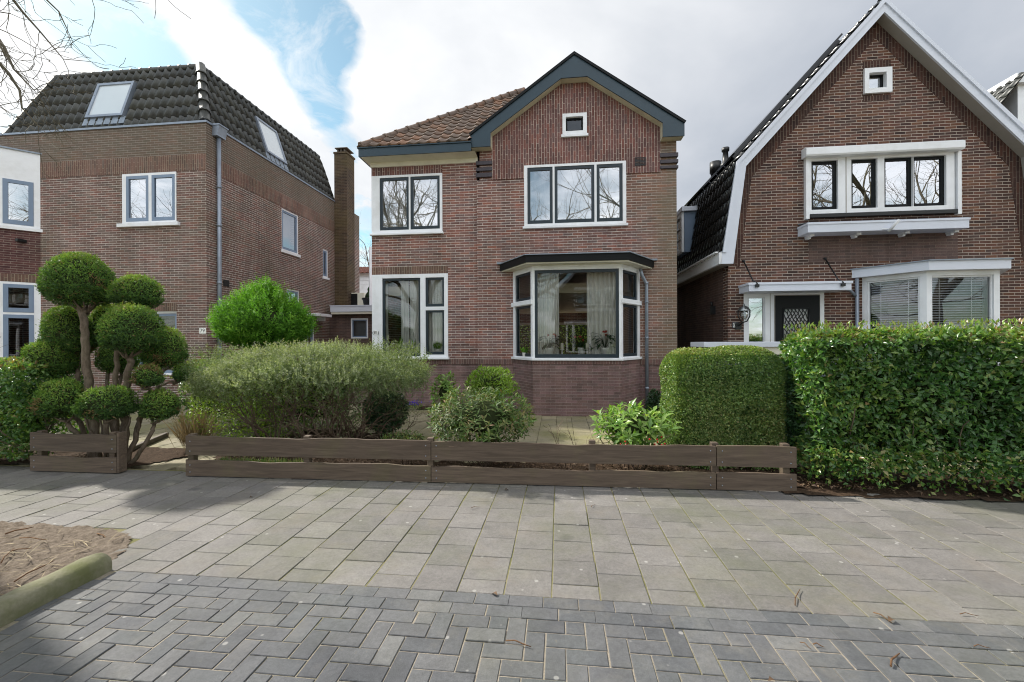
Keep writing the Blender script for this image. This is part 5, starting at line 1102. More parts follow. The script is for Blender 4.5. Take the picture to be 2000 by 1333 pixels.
trunk([w2(236, 930, 5.55), w2(265, 895, 5.55), w2(300, 840, 5.58), pads[8]['base']], .045, .028); trunk([w2(214, 930, 5.55), w2(216, 880, 5.5), pads[9]['base']], .06, .04); trunk([w2(196, 930, 5.6), w2(170, 870, 5.55), w2(135, 830, 5.5), pads[10]['base']], .055, .03)
trunk([w2(212, 930, 5.75), w2(205, 800, 5.9), pads[6]['base']], .045, .03); trunk([w2(215, 930, 5.75), w2(220, 800, 5.95), pads[11]['base']], .04, .03); trunk([w2(310, 755, 5.85), w2(335, 745, 5.9), pads[12]['base']], .025, .015)
for q in range(4): trunk([w2(200+q*8, 925, 5.55), w2(190+q*16, 870, 5.5), w2(165+q*30, 815, 5.48)], .028, .014)
tr.build('trunk', M['bark'], tp)
# --------------------------------------------------------- hedges
def box_shell(n, x0, x1, y0, y1, z0, z1, T, depth=.2, amp=.06, seed=1, faces=('f', 'l', 'r', 't'), rnd=.12):
    """points in the skin of a clipped block; T maps block space to world"""
    area = dict(f=(x1-x0)*(z1-z0), b=(x1-x0)*(z1-z0), l=(y1-y0)*(z1-z0), r=(y1-y0)*(z1-z0), t=(x1-x0)*(y1-y0)); tot = sum(area[k] for k in faces); Ps = []; Ns = []
    for k in faces:
        m_ = int(n*area[k]/tot); a, b = RNG.random(m_), RNG.random(m_); dep = depth*RNG.random(m_)**1.8
        x = x0+(x1-x0)*a; y = y0+(y1-y0)*a; z = z0+(z1-z0)*b
        if k == 'f': P = np.stack([x, y0+dep, z], 1); N_ = (0, -1, 0)
        elif k == 'b': P = np.stack([x, y1-dep, z], 1); N_ = (0, 1, 0)
        elif k == 'l': P = np.stack([x0+dep, y, z], 1); N_ = (-1, 0, 0)
        elif k == 'r': P = np.stack([x1-dep, y, z], 1); N_ = (1, 0, 0)
        else: P = np.stack([x, y0+(y1-y0)*b, z1-dep], 1); N_ = (0, 0, 1)
        N_ = np.tile(np.array(N_, float), (m_, 1)); P = P+N_*(amp*lump(P*2.2, seed, 1.6)+.35*amp*lump(P*7, seed+1, 1.6))[:, None]
        Ps.append(P); Ns.append(N_)
    P, N_ = np.concatenate(Ps), np.concatenate(Ns)
    ctr = np.array([(x0+x1)/2, (y0+y1)/2, z0]); hx, hy, hz = (x1-x0)/2, (y1-y0)/2, z1-z0
    q = (P-ctr); ex = np.maximum(0, np.abs(q[:, 0])-(hx-rnd)); ey = np.maximum(0, np.abs(q[:, 1])-(hy-rnd)); ez = np.maximum(0, q[:, 2]-(hz-rnd)); e = np.sqrt(ex**2+ey**2+ez**2); f = np.where(e > rnd, rnd/np.maximum(e, 1e-6), 1.0)
    P[:, 0] -= np.sign(q[:, 0])*ex*(1-f); P[:, 1] -= np.sign(q[:, 1])*ey*(1-f); P[:, 2] -= ez*(1-f)
    return T(P), T(N_, vec=True)
def mkT(ox, oy, ang):
    c, s = math.cos(ang), math.sin(ang)
    def T(P, vec=False):
        Q = np.empty_like(P); Q[:, 0] = P[:, 0]*c-P[:, 1]*s; Q[:, 1] = P[:, 0]*s+P[:, 1]*c; Q[:, 2] = P[:, 2]
        if not vec: Q[:, 0] += ox; Q[:, 1] += oy
        return Q
    return T
def hedge(name, label, cat, ox, oy, ang, wx, wy, z0, z1, n, Lr, Wr, mat, seed, dens_core=True, amp=.06, depth=.2, up=.25, simple=False, group=None, faces=('f', 'l', 'r', 't'), stems=0, stem_h=.5, rnd=.12, out=.7, rand=.9, rn_amp=.22, core_in=.16, core_mat=None):
    e = empty(name, (ox, oy, 0), label, cat, group); T = mkT(0, 0, ang)
    P, N_ = box_shell(n, 0, wx, 0, wy, z0, z1, T, depth, amp, seed, faces, rnd); n = len(P)
    # leaves thin out towards the ragged lower edge
    D = dirs(N_, out, up, rand); nn = nrm(N_*1.1+RNG.normal(size=P.shape)*.5+np.array([0, 0, .35]))
    rn = np.clip(.4+rn_amp*lump(P*3, seed+9, 1.4)+RNG.normal(0, .2, n)+.28*(P[:, 2] > z1-.10), 0, 1)  # leaves near the top edge coloured lighter, as if sunlit
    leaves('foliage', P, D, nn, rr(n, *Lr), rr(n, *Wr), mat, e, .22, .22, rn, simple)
    if dens_core:
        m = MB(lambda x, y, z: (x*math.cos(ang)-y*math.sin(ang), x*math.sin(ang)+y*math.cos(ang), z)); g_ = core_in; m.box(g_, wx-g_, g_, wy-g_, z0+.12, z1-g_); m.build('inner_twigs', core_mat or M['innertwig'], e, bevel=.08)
    if stems:
        m = MB(); m.smooth = True
        for k in range(stems):
            a = T(np.array([[wx*(k+.5+random.uniform(-.3, .3))/stems, wy*random.uniform(.3, .6), 0]]))[0]
            for _ in range(random.randint(2, 4)): branchy(m, (a[0]+random.gauss(0, .03), a[1]+random.gauss(0, .03), -.02), (random.gauss(0, .45), random.gauss(0, .3), 1), stem_h, random.uniform(.012, .026), 1, .5, (2, 3), 4, .16)
        m.build('stems', M['bark'], e)
    return e
# big hedge on the right
p0 = gnd(1585, 958); p1 = gnd(2000, 985); aR = math.atan2(p1.y-p0.y, p1.x-p0.x)
hedge('glossy_hedge', 'large glossy green leafy hedge with bare stems at its foot, right of the fence', 'hedge', p0.x+.10, p0.y+.10, aR, 4.6, 1.0, .20, 1.66, 40000, (.042, .092), (.022, .046), M['laurel'], 21, True, .24, .42, .15, stems=10, stem_h=.6, rnd=.22, core_in=.36)
eR = bpy.data.objects['glossy_hedge']
n = 8500; P, N_ = box_shell(n, -.04, 4.6, -.10, .8, .03, .46, mkT(0, 0, aR), .5, .12, 5, ('f', 'l')); keep = RNG.random(len(P)) < np.clip((P[:, 2]-.02)/.32, .15, 1); P, N_ = P[keep], N_[keep]
leaves('low_sprays', P, dirs(N_, .6, -.1, 1.0), nrm(RNG.normal(size=P.shape)+np.array([0, 0, .8])), rr(len(P), .038, .075), rr(len(P), .02, .04), M['laurel'], eR, .22, .25)
n = 900; P, N_ = box_shell(n, 0, 4.6, 0, 1.0, 1.64, 1.76, mkT(0, 0, aR), .1, .1, 6, ('t',)); leaves('top_shoots', P, dirs(N_, .9, .8, .6), nrm(RNG.normal(size=P.shape)+np.array([0, 0, .3])), rr(len(P), .04, .07), rr(len(P), .018, .03), M['laurel'], eR, .25, .2, np.clip(.75+RNG.normal(0, .15, len(P)), 0, 1))
# clipped box block
Yb = 5.15; xl = (1312-1000)/F*Yb
hedge('clipped_box_hedge', 'square clipped box hedge block beside the big glossy hedge, behind the fence end', 'hedge', xl, Yb, -ALPHA, 1.44, .95, .05, 1.50, 84000, (.016, .034), (.011, .021), M['box'], 33, True, .17, .2, .3, simple=True, rnd=.38, core_in=.24, core_mat=M['box'])
# hedge behind the yew on the far left and along the gardens of 79
pl_ = at(-140, 900, 5.55)
hedge('leafy_hedge', 'shiny dark green leafy hedge at the left edge beside the yew', 'hedge', pl_.x, 5.42, -ALPHA, 1.52, .9, .12, 1.36, 14000, (.035, .07), (.018, .034), M['laurel'], 41, True, .16, .4, .15, stems=4, stem_h=.6, rnd=.2, core_in=.32)
hedge('leafy_hedge', 'green leafy garden hedge running behind the yew and the grey shrub', 'hedge', -5.95, 7.5, -ALPHA-.02, 3.1, .8, .15, 1.25, 9000, (.04, .075), (.02, .036), M['laurel'], 43, True, .18, .4, .2, stems=5, stem_h=.5, rnd=.2)
# --------------------------------------------------------- shrubs
def sprigs(Pc, N_, k, Ls, Lr, Wr, rn0, mat, parent, name, out=.8, up=.5, rand=.55):
    """leafy shoots: k leaves set around and along each short stem"""
    n = len(Pc); D = dirs(N_, out, up, rand); Ln = rr(n, *Ls); t = np.tile(np.linspace(.05, 1, k), n); i = np.repeat(np.arange(n), k); P = Pc[i]+D[i]*(Ln[i]*t)[:, None]
    side = nrm(np.cross(D[i], RNG.normal(size=(n*k, 3)))); LD = nrm(side*.8+D[i]*.7); sz = 1.1-.45*t
    return leaves(name, P, LD, nrm(D[i]+RNG.normal(size=(n*k, 3))*.4), rr(n*k, *Lr)*sz, rr(n*k, *Wr)*sz, mat, parent, .15, .1, np.clip(np.repeat(rn0, k)+.28*(t-.4)+RNG.normal(0, .1, n*k), 0, 1), simple=True)
def shrub(name, label, base, cat='shrub', group=None): return empty(name, base, label, cat, group)
# bright conifer ball
bY = 8.1; c = at(517, 635, bY); k = bY/F; kx_ = k/math.hypot(1, 483/F); eb = shrub('conifer_bush', 'bright green round conifer bush with a pointed top in front of house 79', (c.x, c.y, 0)); cc = Vector((0, 0, c.z))
n = 2300; P, N_ = blob_pts(n, cc, (88*kx_, 88*kx_, 66*k), 51, .14, .34, .8, 6, 2.0); hq = np.clip((P[:, 2]-c.z)/(66*k), 0, 1.2); P[:, :2] *= (1-.30*hq**1.3)[:, None]
top_ = np.stack([RNG.normal(0, 16*kx_, 90), RNG.normal(0, 16*kx_, 90), c.z+(46+32*RNG.random(90))*k], 1); P = np.concatenate([P, top_]); N_ = np.concatenate([N_, np.tile([0, 0, 1.0], (90, 1))]); n = len(P)
sprigs(P-np.array([0, 0, .06]), nrm(N_*np.array([.8, .8, .35])+np.array([0, 0, .75])), 13, (.16, .32), (.05, .09), (.014, .024), np.clip(.30+.3*lump(P*5, 3, 1.5)+RNG.normal(0, .2, n), 0, .8), M['conifer'], eb, 'foliage', 1.0, .25, .22)
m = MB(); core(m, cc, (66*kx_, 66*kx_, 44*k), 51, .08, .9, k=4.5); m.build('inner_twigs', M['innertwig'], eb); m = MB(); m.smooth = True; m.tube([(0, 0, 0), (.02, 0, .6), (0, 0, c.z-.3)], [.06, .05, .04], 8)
for q in range(8): a = q*.8; m.tube([(0, 0, .75), (math.cos(a)*.3, math.sin(a)*.3, c.z-.45), (math.cos(a)*.55, math.sin(a)*.5, c.z-.3)], [.03, .02, .012], 6)
m.build('trunk', M['bark'], eb)
# wide airy grey-green shrub
sY = 6.35; e_ = shrub('wide_shrub', 'wide airy grey-green shrub with dense top and bare twiggy base in the middle bed', (at(640, 860, sY).x, sY, 0)); B0 = Vector((at(640, 860, sY).x, sY, 0))
m = MB(); m.smooth = True; tips = []
for px in (505, 560, 620, 680, 700, 660):
    b = at(px, 870, sY)-B0; b.z = 0; b.y += random.uniform(-.25, .35); b.x *= .75
    for _ in range(6): branchy(m, b, (random.gauss((px-610)/160, .7), random.gauss(0, .6), 1.0), .62, random.uniform(.011, .022), 3, .75, (2, 4), 4, .2, .03, .66, .0018, tips)
m.build('branches', M['twig'], e_)
cx0, ztop = at(605, 680, sY)-B0, at(605, 672, sY).z
n = 6000; u = RNG.random(n)*2-1; v = RNG.random(n)*2-1; keep = (u*u+v*v) < 1; u, v = u[keep], v[keep]; n = len(u)
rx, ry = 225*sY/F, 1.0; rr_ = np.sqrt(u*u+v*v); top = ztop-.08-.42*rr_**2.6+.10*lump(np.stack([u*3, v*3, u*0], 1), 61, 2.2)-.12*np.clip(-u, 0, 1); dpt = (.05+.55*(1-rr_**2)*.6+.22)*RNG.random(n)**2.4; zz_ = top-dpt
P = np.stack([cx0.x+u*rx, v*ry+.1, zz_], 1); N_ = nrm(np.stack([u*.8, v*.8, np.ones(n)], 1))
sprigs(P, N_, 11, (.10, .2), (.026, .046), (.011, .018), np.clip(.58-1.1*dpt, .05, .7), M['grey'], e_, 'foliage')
tp_ = np.array([tuple(t[0]) for t in tips]); sel = RNG.integers(0, len(tp_), 5000); P = tp_[sel]+RNG.normal(size=(5000, 3))*.07; P = P[P[:, 2] > .25]; n = len(P)
leaves('low_sprays', P, nrm(RNG.normal(size=P.shape)), nrm(RNG.normal(size=P.shape)), rr(n, .018, .04), rr(n, .008, .015), M['grey'], e_, .15, .1, np.clip(.2+RNG.normal(0, .15, n), 0, 1), simple=True)
# right-hand cascade of the same shrub
P, N_ = blob_pts(900, Vector((at(765, 735, sY).x-B0.x, -.1, at(765, 722, sY).z)), (70*sY/F, .6, 46*sY/F), 66, .16, .5, .9, 4); n = len(P)
sprigs(P, N_, 10, (.10, .2), (.026, .046), (.011, .018), np.full(n, .4), M['grey'], e_, 'side_sprays', .8, .2)
P, N_ = blob_pts(800, Vector((at(430, 745, sY).x-B0.x, .1, at(430, 735, sY).z)), (62*sY/F, .6, 48*sY/F), 67, .16, .6, .9, 4); n = len(P)
sprigs(P, N_, 10, (.10, .2), (.026, .046), (.011, .018), np.full(n, .4), M['grey'], e_, 'side_sprays', .8, .2)
def bush(name, label, px, py, rx, ry, Y, n, Lr, Wr, mat, seed, amp=.14, depth=.5, up=.4, out=.6, rand=.8, flat=.9, simple=False, stems=14, ry_k=.85, cat='shrub', fold=.22, droop=.22, corek=.6, rosettes=0, inner=None):
    c = at(px, py, Y); k = Y/F; kx = k/math.hypot(1, (px-CX)/F); e = shrub(name, label, (c.x, Y, 0), cat); cc = Vector((0, 0, c.z)); r = (rx*kx, rx*kx*ry_k, ry*k)
    if rosettes:
        P0, N0 = blob_pts(rosettes, cc, r, seed, amp, depth, flat, 3.5); Ps, Ds, Ns = [], [], []
        for p, nn in zip(P0, N0):
            ax = nrm((nn+np.array([0, 0, 1.0])+RNG.normal(size=3)*.25)[None])[0]; o = np.cross(ax, RNG.normal(size=3)); o /= np.linalg.norm(o); w_ = np.cross(ax, o); kk = RNG.integers(5, 9)
            for q in range(kk):
                a = q*2.4; tl = .25+.5*q/kk; Ps.append(p-ax*.012*q); Ds.append((o*math.cos(a)+w_*math.sin(a))*(.5+.6*q/kk)+ax*(.9-tl)); Ns.append(ax)
        P, D, N_ = np.array(Ps), nrm(np.array(Ds)), np.array(Ns); n = len(P)
    else:
        P, N_ = blob_pts(n, cc, r, seed, amp, depth, flat, 3.5); D = dirs(N_, out, up, rand); N_ = nrm(N_*.6+RNG.normal(size=P.shape)*.6+np.array([0, 0, .6]))
    rn = np.clip(.45+.25*lump(P*5, seed+4, 1.4)+RNG.normal(0, .2, n), 0, 1); leaves('foliage', P, D, N_, rr(n, *Lr), rr(n, *Wr), mat, e, fold, droop, rn, simple)
    if corek: m = MB(); core(m, cc, [x*corek for x in r], seed, amp, flat, k=3.5); m.build('inner_twigs', M['innertwig'], e)
    m = MB(); m.smooth = True
    for q in range(stems): branchy(m, (random.gauss(0, .06), random.gauss(0, .05), -.02), (random.gauss(0, .55), random.gauss(0, .5), 1), c.z*.75, random.uniform(.006, .012), 1, .6, (2, 3), 4, .15)
    m.build('stems', M['twig'], e); return e
bush('broadleaf_shrub', 'dull green shrub with narrow leaves behind the middle of the fence', 938, 815, 108, 58, 5.25, 0, (.055, .10), (.016, .026), M['skimmia'], 71, .16, .5, rosettes=520, corek=.55)
bush('spotted_shrub', 'small upright shrub with lime leaf rosettes against the wall between the windows', 872, 768, 30, 40, 7.7, 0, (.07, .12), (.03, .045), M['aucuba'], 72, .15, .5, rosettes=75, corek=.5)
bush('lime_bush', 'rounded lime green bush against the wall left of the bay', 957, 752, 46, 32, 7.6, 2600, (.045, .085), (.018, .03), M['lime'], 73, .34, .6, .8)
e = bush('berry_shrub', 'bright green large-leaved shrub with red berries behind the fence near the box hedge', 1236, 832, 80, 42, 5.1, 0, (.09, .15), (.034, .052), M['aucuba'], 74, .12, .5, rosettes=110, corek=.5, fold=.15, droop=.18)
m = MB(); m.smooth = True
for q in range(13):
    p = Vector((random.choice((-.22, .2))+random.gauss(0, .05), -.36+random.gauss(0, .05), .46+random.gauss(0, .035))); core(m, p, (.011, .011, .011), 1, 0, None, 8, 6)
m.build('berries', M['redberry'], e)
bush('dark_shrub', 'dark green low shrub under the right end of the grey shrub', 752, 806, 42, 42, 7.0, 4200, (.05, .085), (.02, .034), M['darkleaf'], 75, .15, .5)
bush('dark_shrub', 'small dark evergreen tucked in the gap between the box block and the big hedge', 1540, 800, 26, 95, 5.2, 3600, (.03, .06), (.016, .028), M['darkleaf'], 76, .12, .5, stems=6, ry_k=1.3)
bush('low_green_plant', 'yellowish green low plant growing under the grey shrub', 510, 800, 150, 62, 7.1, 8000, (.03, .06), (.012, .022), M['lime'], 77, .25, .9, stems=6, corek=0)
bush('low_red_plant', 'low straggly reddish green plant just behind the fence left of the narrow-leaved shrub', 790, 856, 42, 12, 5.3, 700, (.025, .045), (.010, .018), M['skimmia'], 78, .2, .8, stems=8, corek=0)
bush('ivy_clump', 'dark ivy clump at the foot of the downpipe', 1278, 795, 16, 32, 8.4, 1500, (.04, .07), (.022, .036), M['darkleaf'], 79, .2, .6, stems=3)
# twiggy bare shrubs
def bare(name, label, px, py, Y, n, L, r, depth, lean=(0, 0), mat='twig', spread=.6, cat='shrub', up=.06):
    b = at(px, py, Y); e = shrub(name, label, (b.x, Y, 0), cat); m = MB(); m.smooth = True
    for q in range(n): branchy(m, (random.gauss(0, .02), random.gauss(0, .02), -.02), (random.gauss(lean[0], .42), random.gauss(lean[1], .4), 1), L, r*random.uniform(.7, 1.2), depth, spread, (2, 3), 5, .16, up, .7, .002)
    m.build('branches', M[mat], e); return e
bare('bare_twig_shrub', 'small leafless twig shrub between the fence and the bay window', 1106, 862, 5.2, 5, .34, .009, 2, spread=.65)
bl_ = bare('bare_branch_shrub', 'leafless pale branched shrub at the left edge before the bay of house 79', -75, 880, 5.9, 6, .78, .02, 3, (.3, 0), 'palebark', .55)
# dry straw tuft
b = at(383, 850, 6.3); e = shrub('dry_grass_tuft', 'tuft of dry straw coloured stems beside the path', (b.x, 6.3, 0), 'grass tuft'); n = 420
P = RNG.normal(size=(n, 3))*np.array([.07, .07, 0]); D = nrm(RNG.normal(size=(n, 3))*np.array([.32, .32, .1])+np.array([0, 0, 1])); leaves('stems', P, D, nrm(RNG.normal(size=(n, 3))), rr(n, .3, .78), rr(n, .006, .012), M['straw'], e, .1, .08)
# low plants and litter nobody could count
n = 2600; P = np.array([tuple(fpt(a, b, .04)) for a, b in zip(RNG.random(n)*1.15+.1, RNG.random(n)*.35+.08)]); tag(leaves('low_groundcover', P, nrm(RNG.normal(size=(n, 3))*.5+np.array([0, 0, .8])), nrm(RNG.normal(size=(n, 3))), rr(n, .05, .13), rr(n, .006, .012), M['box'], None, .1, .1), 'low fine green groundcover showing through the fence gap', 'groundcover', kind='stuff')
n = 3000; P = np.array([tuple(fpt(a, b, .045)) for a, b in zip(RNG.random(n)*7.6, RNG.random(n)**1.5*.95+.05)]); P[:, 2] += RNG.random(n)*.02; tag(leaves('leaf_litter', P, RNG.normal(size=(n, 3))*np.array([1, 1, .25]), nrm(RNG.normal(size=(n, 3))*.4+np.array([0, 0, 1])), rr(n, .025, .06), rr(n, .012, .03), M['litter'], None, .3, .3), 'brown fallen leaves on the bed behind the fence', 'leaf litter', kind='stuff')
n = 700; hp = np.stack([rr(n, 0, 4.4), rr(n, .0, .9), rr(n, .03, .05)], 1); P = mkT(p0.x, p0.y+.02, aR)(hp); tag(leaves('hedge_litter', P, RNG.normal(size=(n, 3))*np.array([1, 1, .25]), nrm(RNG.normal(size=(n, 3))*.4+np.array([0, 0, 1])), rr(n, .03, .07), rr(n, .014, .03), M['litter'], None, .3, .3), 'brown fallen leaves under the big hedge', 'leaf litter', kind='stuff')
n = 800; P = np.stack([rr(n, -5.5, -3.1), rr(n, 1.6, 3.4), rr(n, .03, .05)], 1); tag(leaves('pit_straw', P, RNG.normal(size=(n, 3))*np.array([1, .7, .12]), np.tile([0, 0, 1.0], (n, 1)), rr(n, .04, .22), rr(n, .004, .010), M['straw'], None, .2, .05), 'dry straw and bits of twig on the tree pit soil', 'straw', kind='stuff')
# violet flowers at the wall
b = gnd(803, 799); e = shrub('violet_flowers', 'small clump of violet flowers at the house wall', (b.x, b.y-.1, 0), 'flowers'); n = 90; P = RNG.normal(size=(n, 3))*np.array([.13, .07, .025])+np.array([0, 0, .16]); leaves('petals', P, nrm(RNG.normal(size=(n, 3))), nrm(RNG.normal(size=(n, 3))), rr(n, .03, .05), rr(n, .025, .04), M['violet'], e)
n = 220; P = RNG.normal(size=(n, 3))*np.array([.17, .09, .02])+np.array([0, 0, .07]); leaves('leaves', P, nrm(RNG.normal(size=(n, 3))+np.array([0, 0, 1])), nrm(RNG.normal(size=(n, 3))), rr(n, .04, .08), rr(n, .012, .02), M['box'], e)
# --------------------------------------------------------- trees
def big_tree(name, label, x, y, h, r, seed, reach=1.0, group=None, depth=5, mat='plane', cat='tree', n0=6, first=2.3):
    st = random.getstate(); random.seed(seed); e = empty(name, (x, y, 0), label, cat, group); m = MB(); m.smooth = True
    tr_ = MB(); tr_.smooth = True; pts = [Vector((random.gauss(0, .05)*k, random.gauss(0, .05)*k, h*.42*k/5)) for k in range(6)]; tr_.tube([pts[0]+Vector((0, 0, -.1))]+pts, [r*1.35, r*1.15]+[r*(1-.08*k) for k in range(1, 6)], 14, cap=False); tr_.build('trunk', M[mat], e)
    for k in range(n0):
        a = 6.283*k/n0+random.uniform(-.4, .4); i = 3+k % 3; b = pts[min(5, i)]
        branchy(m, b, (math.cos(a)*reach, math.sin(a)*reach, random.uniform(.45, 1.1)), h*.30, r*.5, depth, .7, (2, 4), 5, .14, .03, .70, .004, None, 8, .6)
    m.build('crown', M[mat], e); random.setstate(st); return e
# street tree beside the pit: its trunk stands left of the view, the lower boughs reach in
stx, sty = -5.0, 3.45; e = empty('street_tree', (stx, sty, 0), 'bare street tree whose leafless boughs reach in at the upper left', 'tree'); m = MB(); m.smooth = True; O = Vector((stx, sty, 0))
m.tube([(0, 0, -.1), (0, 0, .3), (.02, 0, 2), (.0, .02, 3.6), (-.1, 0, 6)], [.36, .27, .23, .20, .15], 14); m.build('trunk', M['plane'], e); m = MB(); m.smooth = True
random.seed(12)
for (x0, y0, x1, y1, Y, r) in ((-120, -60, 60, 175, 4.0, .022), (-110, -20, 30, 130, 3.8, .02), (-100, -120, 110, 105, 4.2, .02), (-90, 40, 80, 250, 4.3, .018), (-60, -160, 130, 60, 4.4, .018), (-150, 60, -10, 205, 3.9, .02), (-40, -200, 175, -10, 4.3, .016)):
    s = Vector((-.02, .02, 3.9+random.random()*1.2)); a, b = at(x0, y0, Y)-O, at(x1, y1, Y)-O
    pts = [s, s.lerp(a, .5)+Vector((0, 0, .25)), a]; m.tube(pts, [.07, .045, r*1.2], 7, cap=False)
    q = []; N = 7
    for k in range(N+1): q.append(a.lerp(b, k/N)+Vector((0, 0, .10*math.sin(k/N*3.14)))+Vector((random.gauss(0, .018), random.gauss(0, .03), random.gauss(0, .018))))
    m.tube(q, [r*1.2*(1-k/N)+.004 for k in range(N+1)], 6, cap=False)
    for k in range(1, N+1):
        for _ in range(1+k%2): branchy(m, q[k], ((b-a).normalized()*.8+Vector((random.gauss(0, .45), random.gauss(0, .5), random.gauss(-.05, .45)))), .34*random.uniform(.6, 1.3), max(.0035, r*.4*(1-k/(N+2))), 2, .6, (1, 3), 4, .16, .03, .66, .0022, None, 5)
for k in range(5):
    a = 6.283*k/5+.5; branchy(m, (-.05, 0, 5.4), (math.cos(a)*.7-1.0, math.sin(a)*.7, .9), 1.6, .09, 4, .7, (2, 4), 5, .14, .03, .7, .004, None, 8, .6)
m.build('crown', M['plane'], e)
random.seed(5)
# bare trees across the street, seen mirrored in the window panes
lab_ = 'leafless street tree across the road mirrored in the window panes'
protos = [big_tree('bare_street_tree', lab_, x, y, h, r, 100+k, 1.0, 'bare street trees across the road', 4, n0=7) for k, (x, y, h, r) in enumerate(((-10.5, -7.5, 14, .3), (-4.2, -9, 14.5, .32), (4.9, -9.5, 14, .3)))]
for k, (x, y) in enumerate(((-31, -8), (-26, -7.5), (-16.5, -8.5), (10, -8), (14.8, -7.5), (19, -8.5), (23.5, -8))):
    t_ = copy_tree(protos[k % 3]); t_.location = (x, y, 0); t_.rotation_euler = (0, 0, 1.3*k+.7)
big_tree('bare_garden_tree', 'bare tree far behind the gap between houses 79 and 81', at(712, 600, 34).x, 34, 11.5, .2, 203, .8, None, 4, 'twig')
# ------------------------------------------------------------------ fences
def board(T, a0, a1, z0, z1, th=.028, wav=.012, seed=0):
    m = MB(T); n = max(6, int((a1-a0)/.06)); r = random.Random(seed); ph = [r.random()*6 for _ in range(4)]
    prof = lambda a: z1+wav*(.6*math.sin(a*3.1+ph[0])+.5*math.sin(a*7.3+ph[1])+.25*math.sin(a*15+ph[2]))
    xs = [a0+(a1-a0)*k/n for k in range(n+1)]
    for d in (0, th):
        for x, y in zip(xs, xs[1:]): m.poly([(x, d, z0), (y, d, z0), (y, d, prof(y)), (x, d, prof(x))])
    for x, y in zip(xs, xs[1:]): m.poly([(x, 0, prof(x)), (y, 0, prof(y)), (y, th, prof(y)), (x, th, prof(x))]); m.poly([(x, 0, z0), (y, 0, z0), (y, th, z0), (x, th, z0)])
    for x in (a0, a1): m.poly([(x, 0, z0), (x, th, z0), (x, th, prof(x)), (x, 0, prof(x))])
    return m
def fence(label, A, B, cuts, posts, seed, zt=.475, tail=None):
    d = (B-A); L = d.length; ang = math.atan2(d.y, d.x); e = empty('board_fence', A, label, 'fence', rz=ang)
    for k, (a, b) in enumerate(zip(cuts, cuts[1:])):
        for j, (z0, z1) in enumerate(((.012, .195), (.258, zt))):
            ob = board(None, a+.004, b-.004, z0, z1-.012*(k % 2), seed=seed+k*7+j, wav=.010 if k < 2 else .006).build('fence_board', M['wood'], e, weld=True)
            s = MB()
            for x in (a+.06, b-.06):
                for z in (z0+.045, z1-.05): s.lathe([(.007, -.001), (.007, .002), (.003, .004)], (0, 0, 0), 8); 
            for i in range(len(s.v)):
                g_ = i//24; x = (a+.06, b-.06)[g_//2]; z = (z0+.045, z1-.055)[g_ % 2]; p = s.v[i]; s.v[i] = (x+p[0], -p[2]-.0005, z+p[1])
            s.build('screws', M['zinc'], ob)
    for x in posts: m = MB(); m.box(x-.035, x+.035, .030, .10, -.05, zt+.022); m.build('post', M['wood'], e, bevel=.004)
    return e
sx = lambda px, py: (gnd(px, py)-FA).dot(fd_)
Lf = (FB-FA).length; c1_, c2_ = sx(845, 940), sx(1398, 957)
fence('long low brown board fence with two wavy boards along the pavement', FA, FB, [0, c1_, c2_, Lf], [.04, (c1_)*.5, c1_-.02, (c1_+c2_)/2+.25, c2_, Lf-.09], 3)
FC, FD = gnd(58, 921), gnd(228, 926)
e = fence('short low brown board fence section in front of the yew', FC, FD, [0, (FD-FC).length], [.09, (FD-FC).length-.10], 40)
m = MB(); l_ = (FD-FC).length; m.box(l_-.002, l_+.026, .0, .105, .012, .50); m.build('end_board', M['wood'], e, bevel=.004)
# ------------------------------------------------------------------ plants on the window sills of 81
def potted(name, label, u, v, z, cat='potted plant'): return empty(name, H.l2w(u, v, z), label, cat, rz=-ALPHA)
def pot(e, r, h, mat=None): m = MB(); m.lathe([(r*.72, 0), (r*.95, h*.85), (r, h), (r*.9, h), (r*.86, h*.9)], n=18); return m.build('pot', mat or M['pot'], e)
def blades(e, n, L, W, z, spread=.25):
    P = np.zeros((n, 3)); P[:, 2] = z; P += RNG.normal(size=(n, 3))*np.array([.02, .02, 0]); D = nrm(RNG.normal(size=(n, 3))*np.array([spread, spread, .05])+np.array([0, 0, 1])); leaves('leaves', P, D, nrm(RNG.normal(size=(n, 3))*np.array([1, 1, .1])), rr(n, L*.6, L), rr(n, W*.8, W), M['conifer'], e, .12, .02)
zsl = wLL[2]+.05
for x, lab in ((781, 'snake plant in a white pot, left of two on the lower left sill of 81'), (808, 'snake plant in a white pot, right of two on the lower left sill of 81')):
    u = H.on(x, 660, .2)[0]; e = potted('snake_plant', lab, u, .2, zsl); pot(e, .085, .15); blades(e, 9, .34, .05, .14)
u = H.on(855, 660, .2)[0]; e = potted('ball_plant', 'small round clipped plant in a white pot behind the lower right sash', u, .2, zsl); pot(e, .08, .14)
P, N_ = blob_pts(1400, (0, 0, .22), (.1, .1, .085), 8, .05, .3); leaves('leaves', P, dirs(N_), N_, rr(1400, .02, .035), rr(1400, .007, .012), M['conifer'], e, simple=True)
zb_s2 = zs0+.012
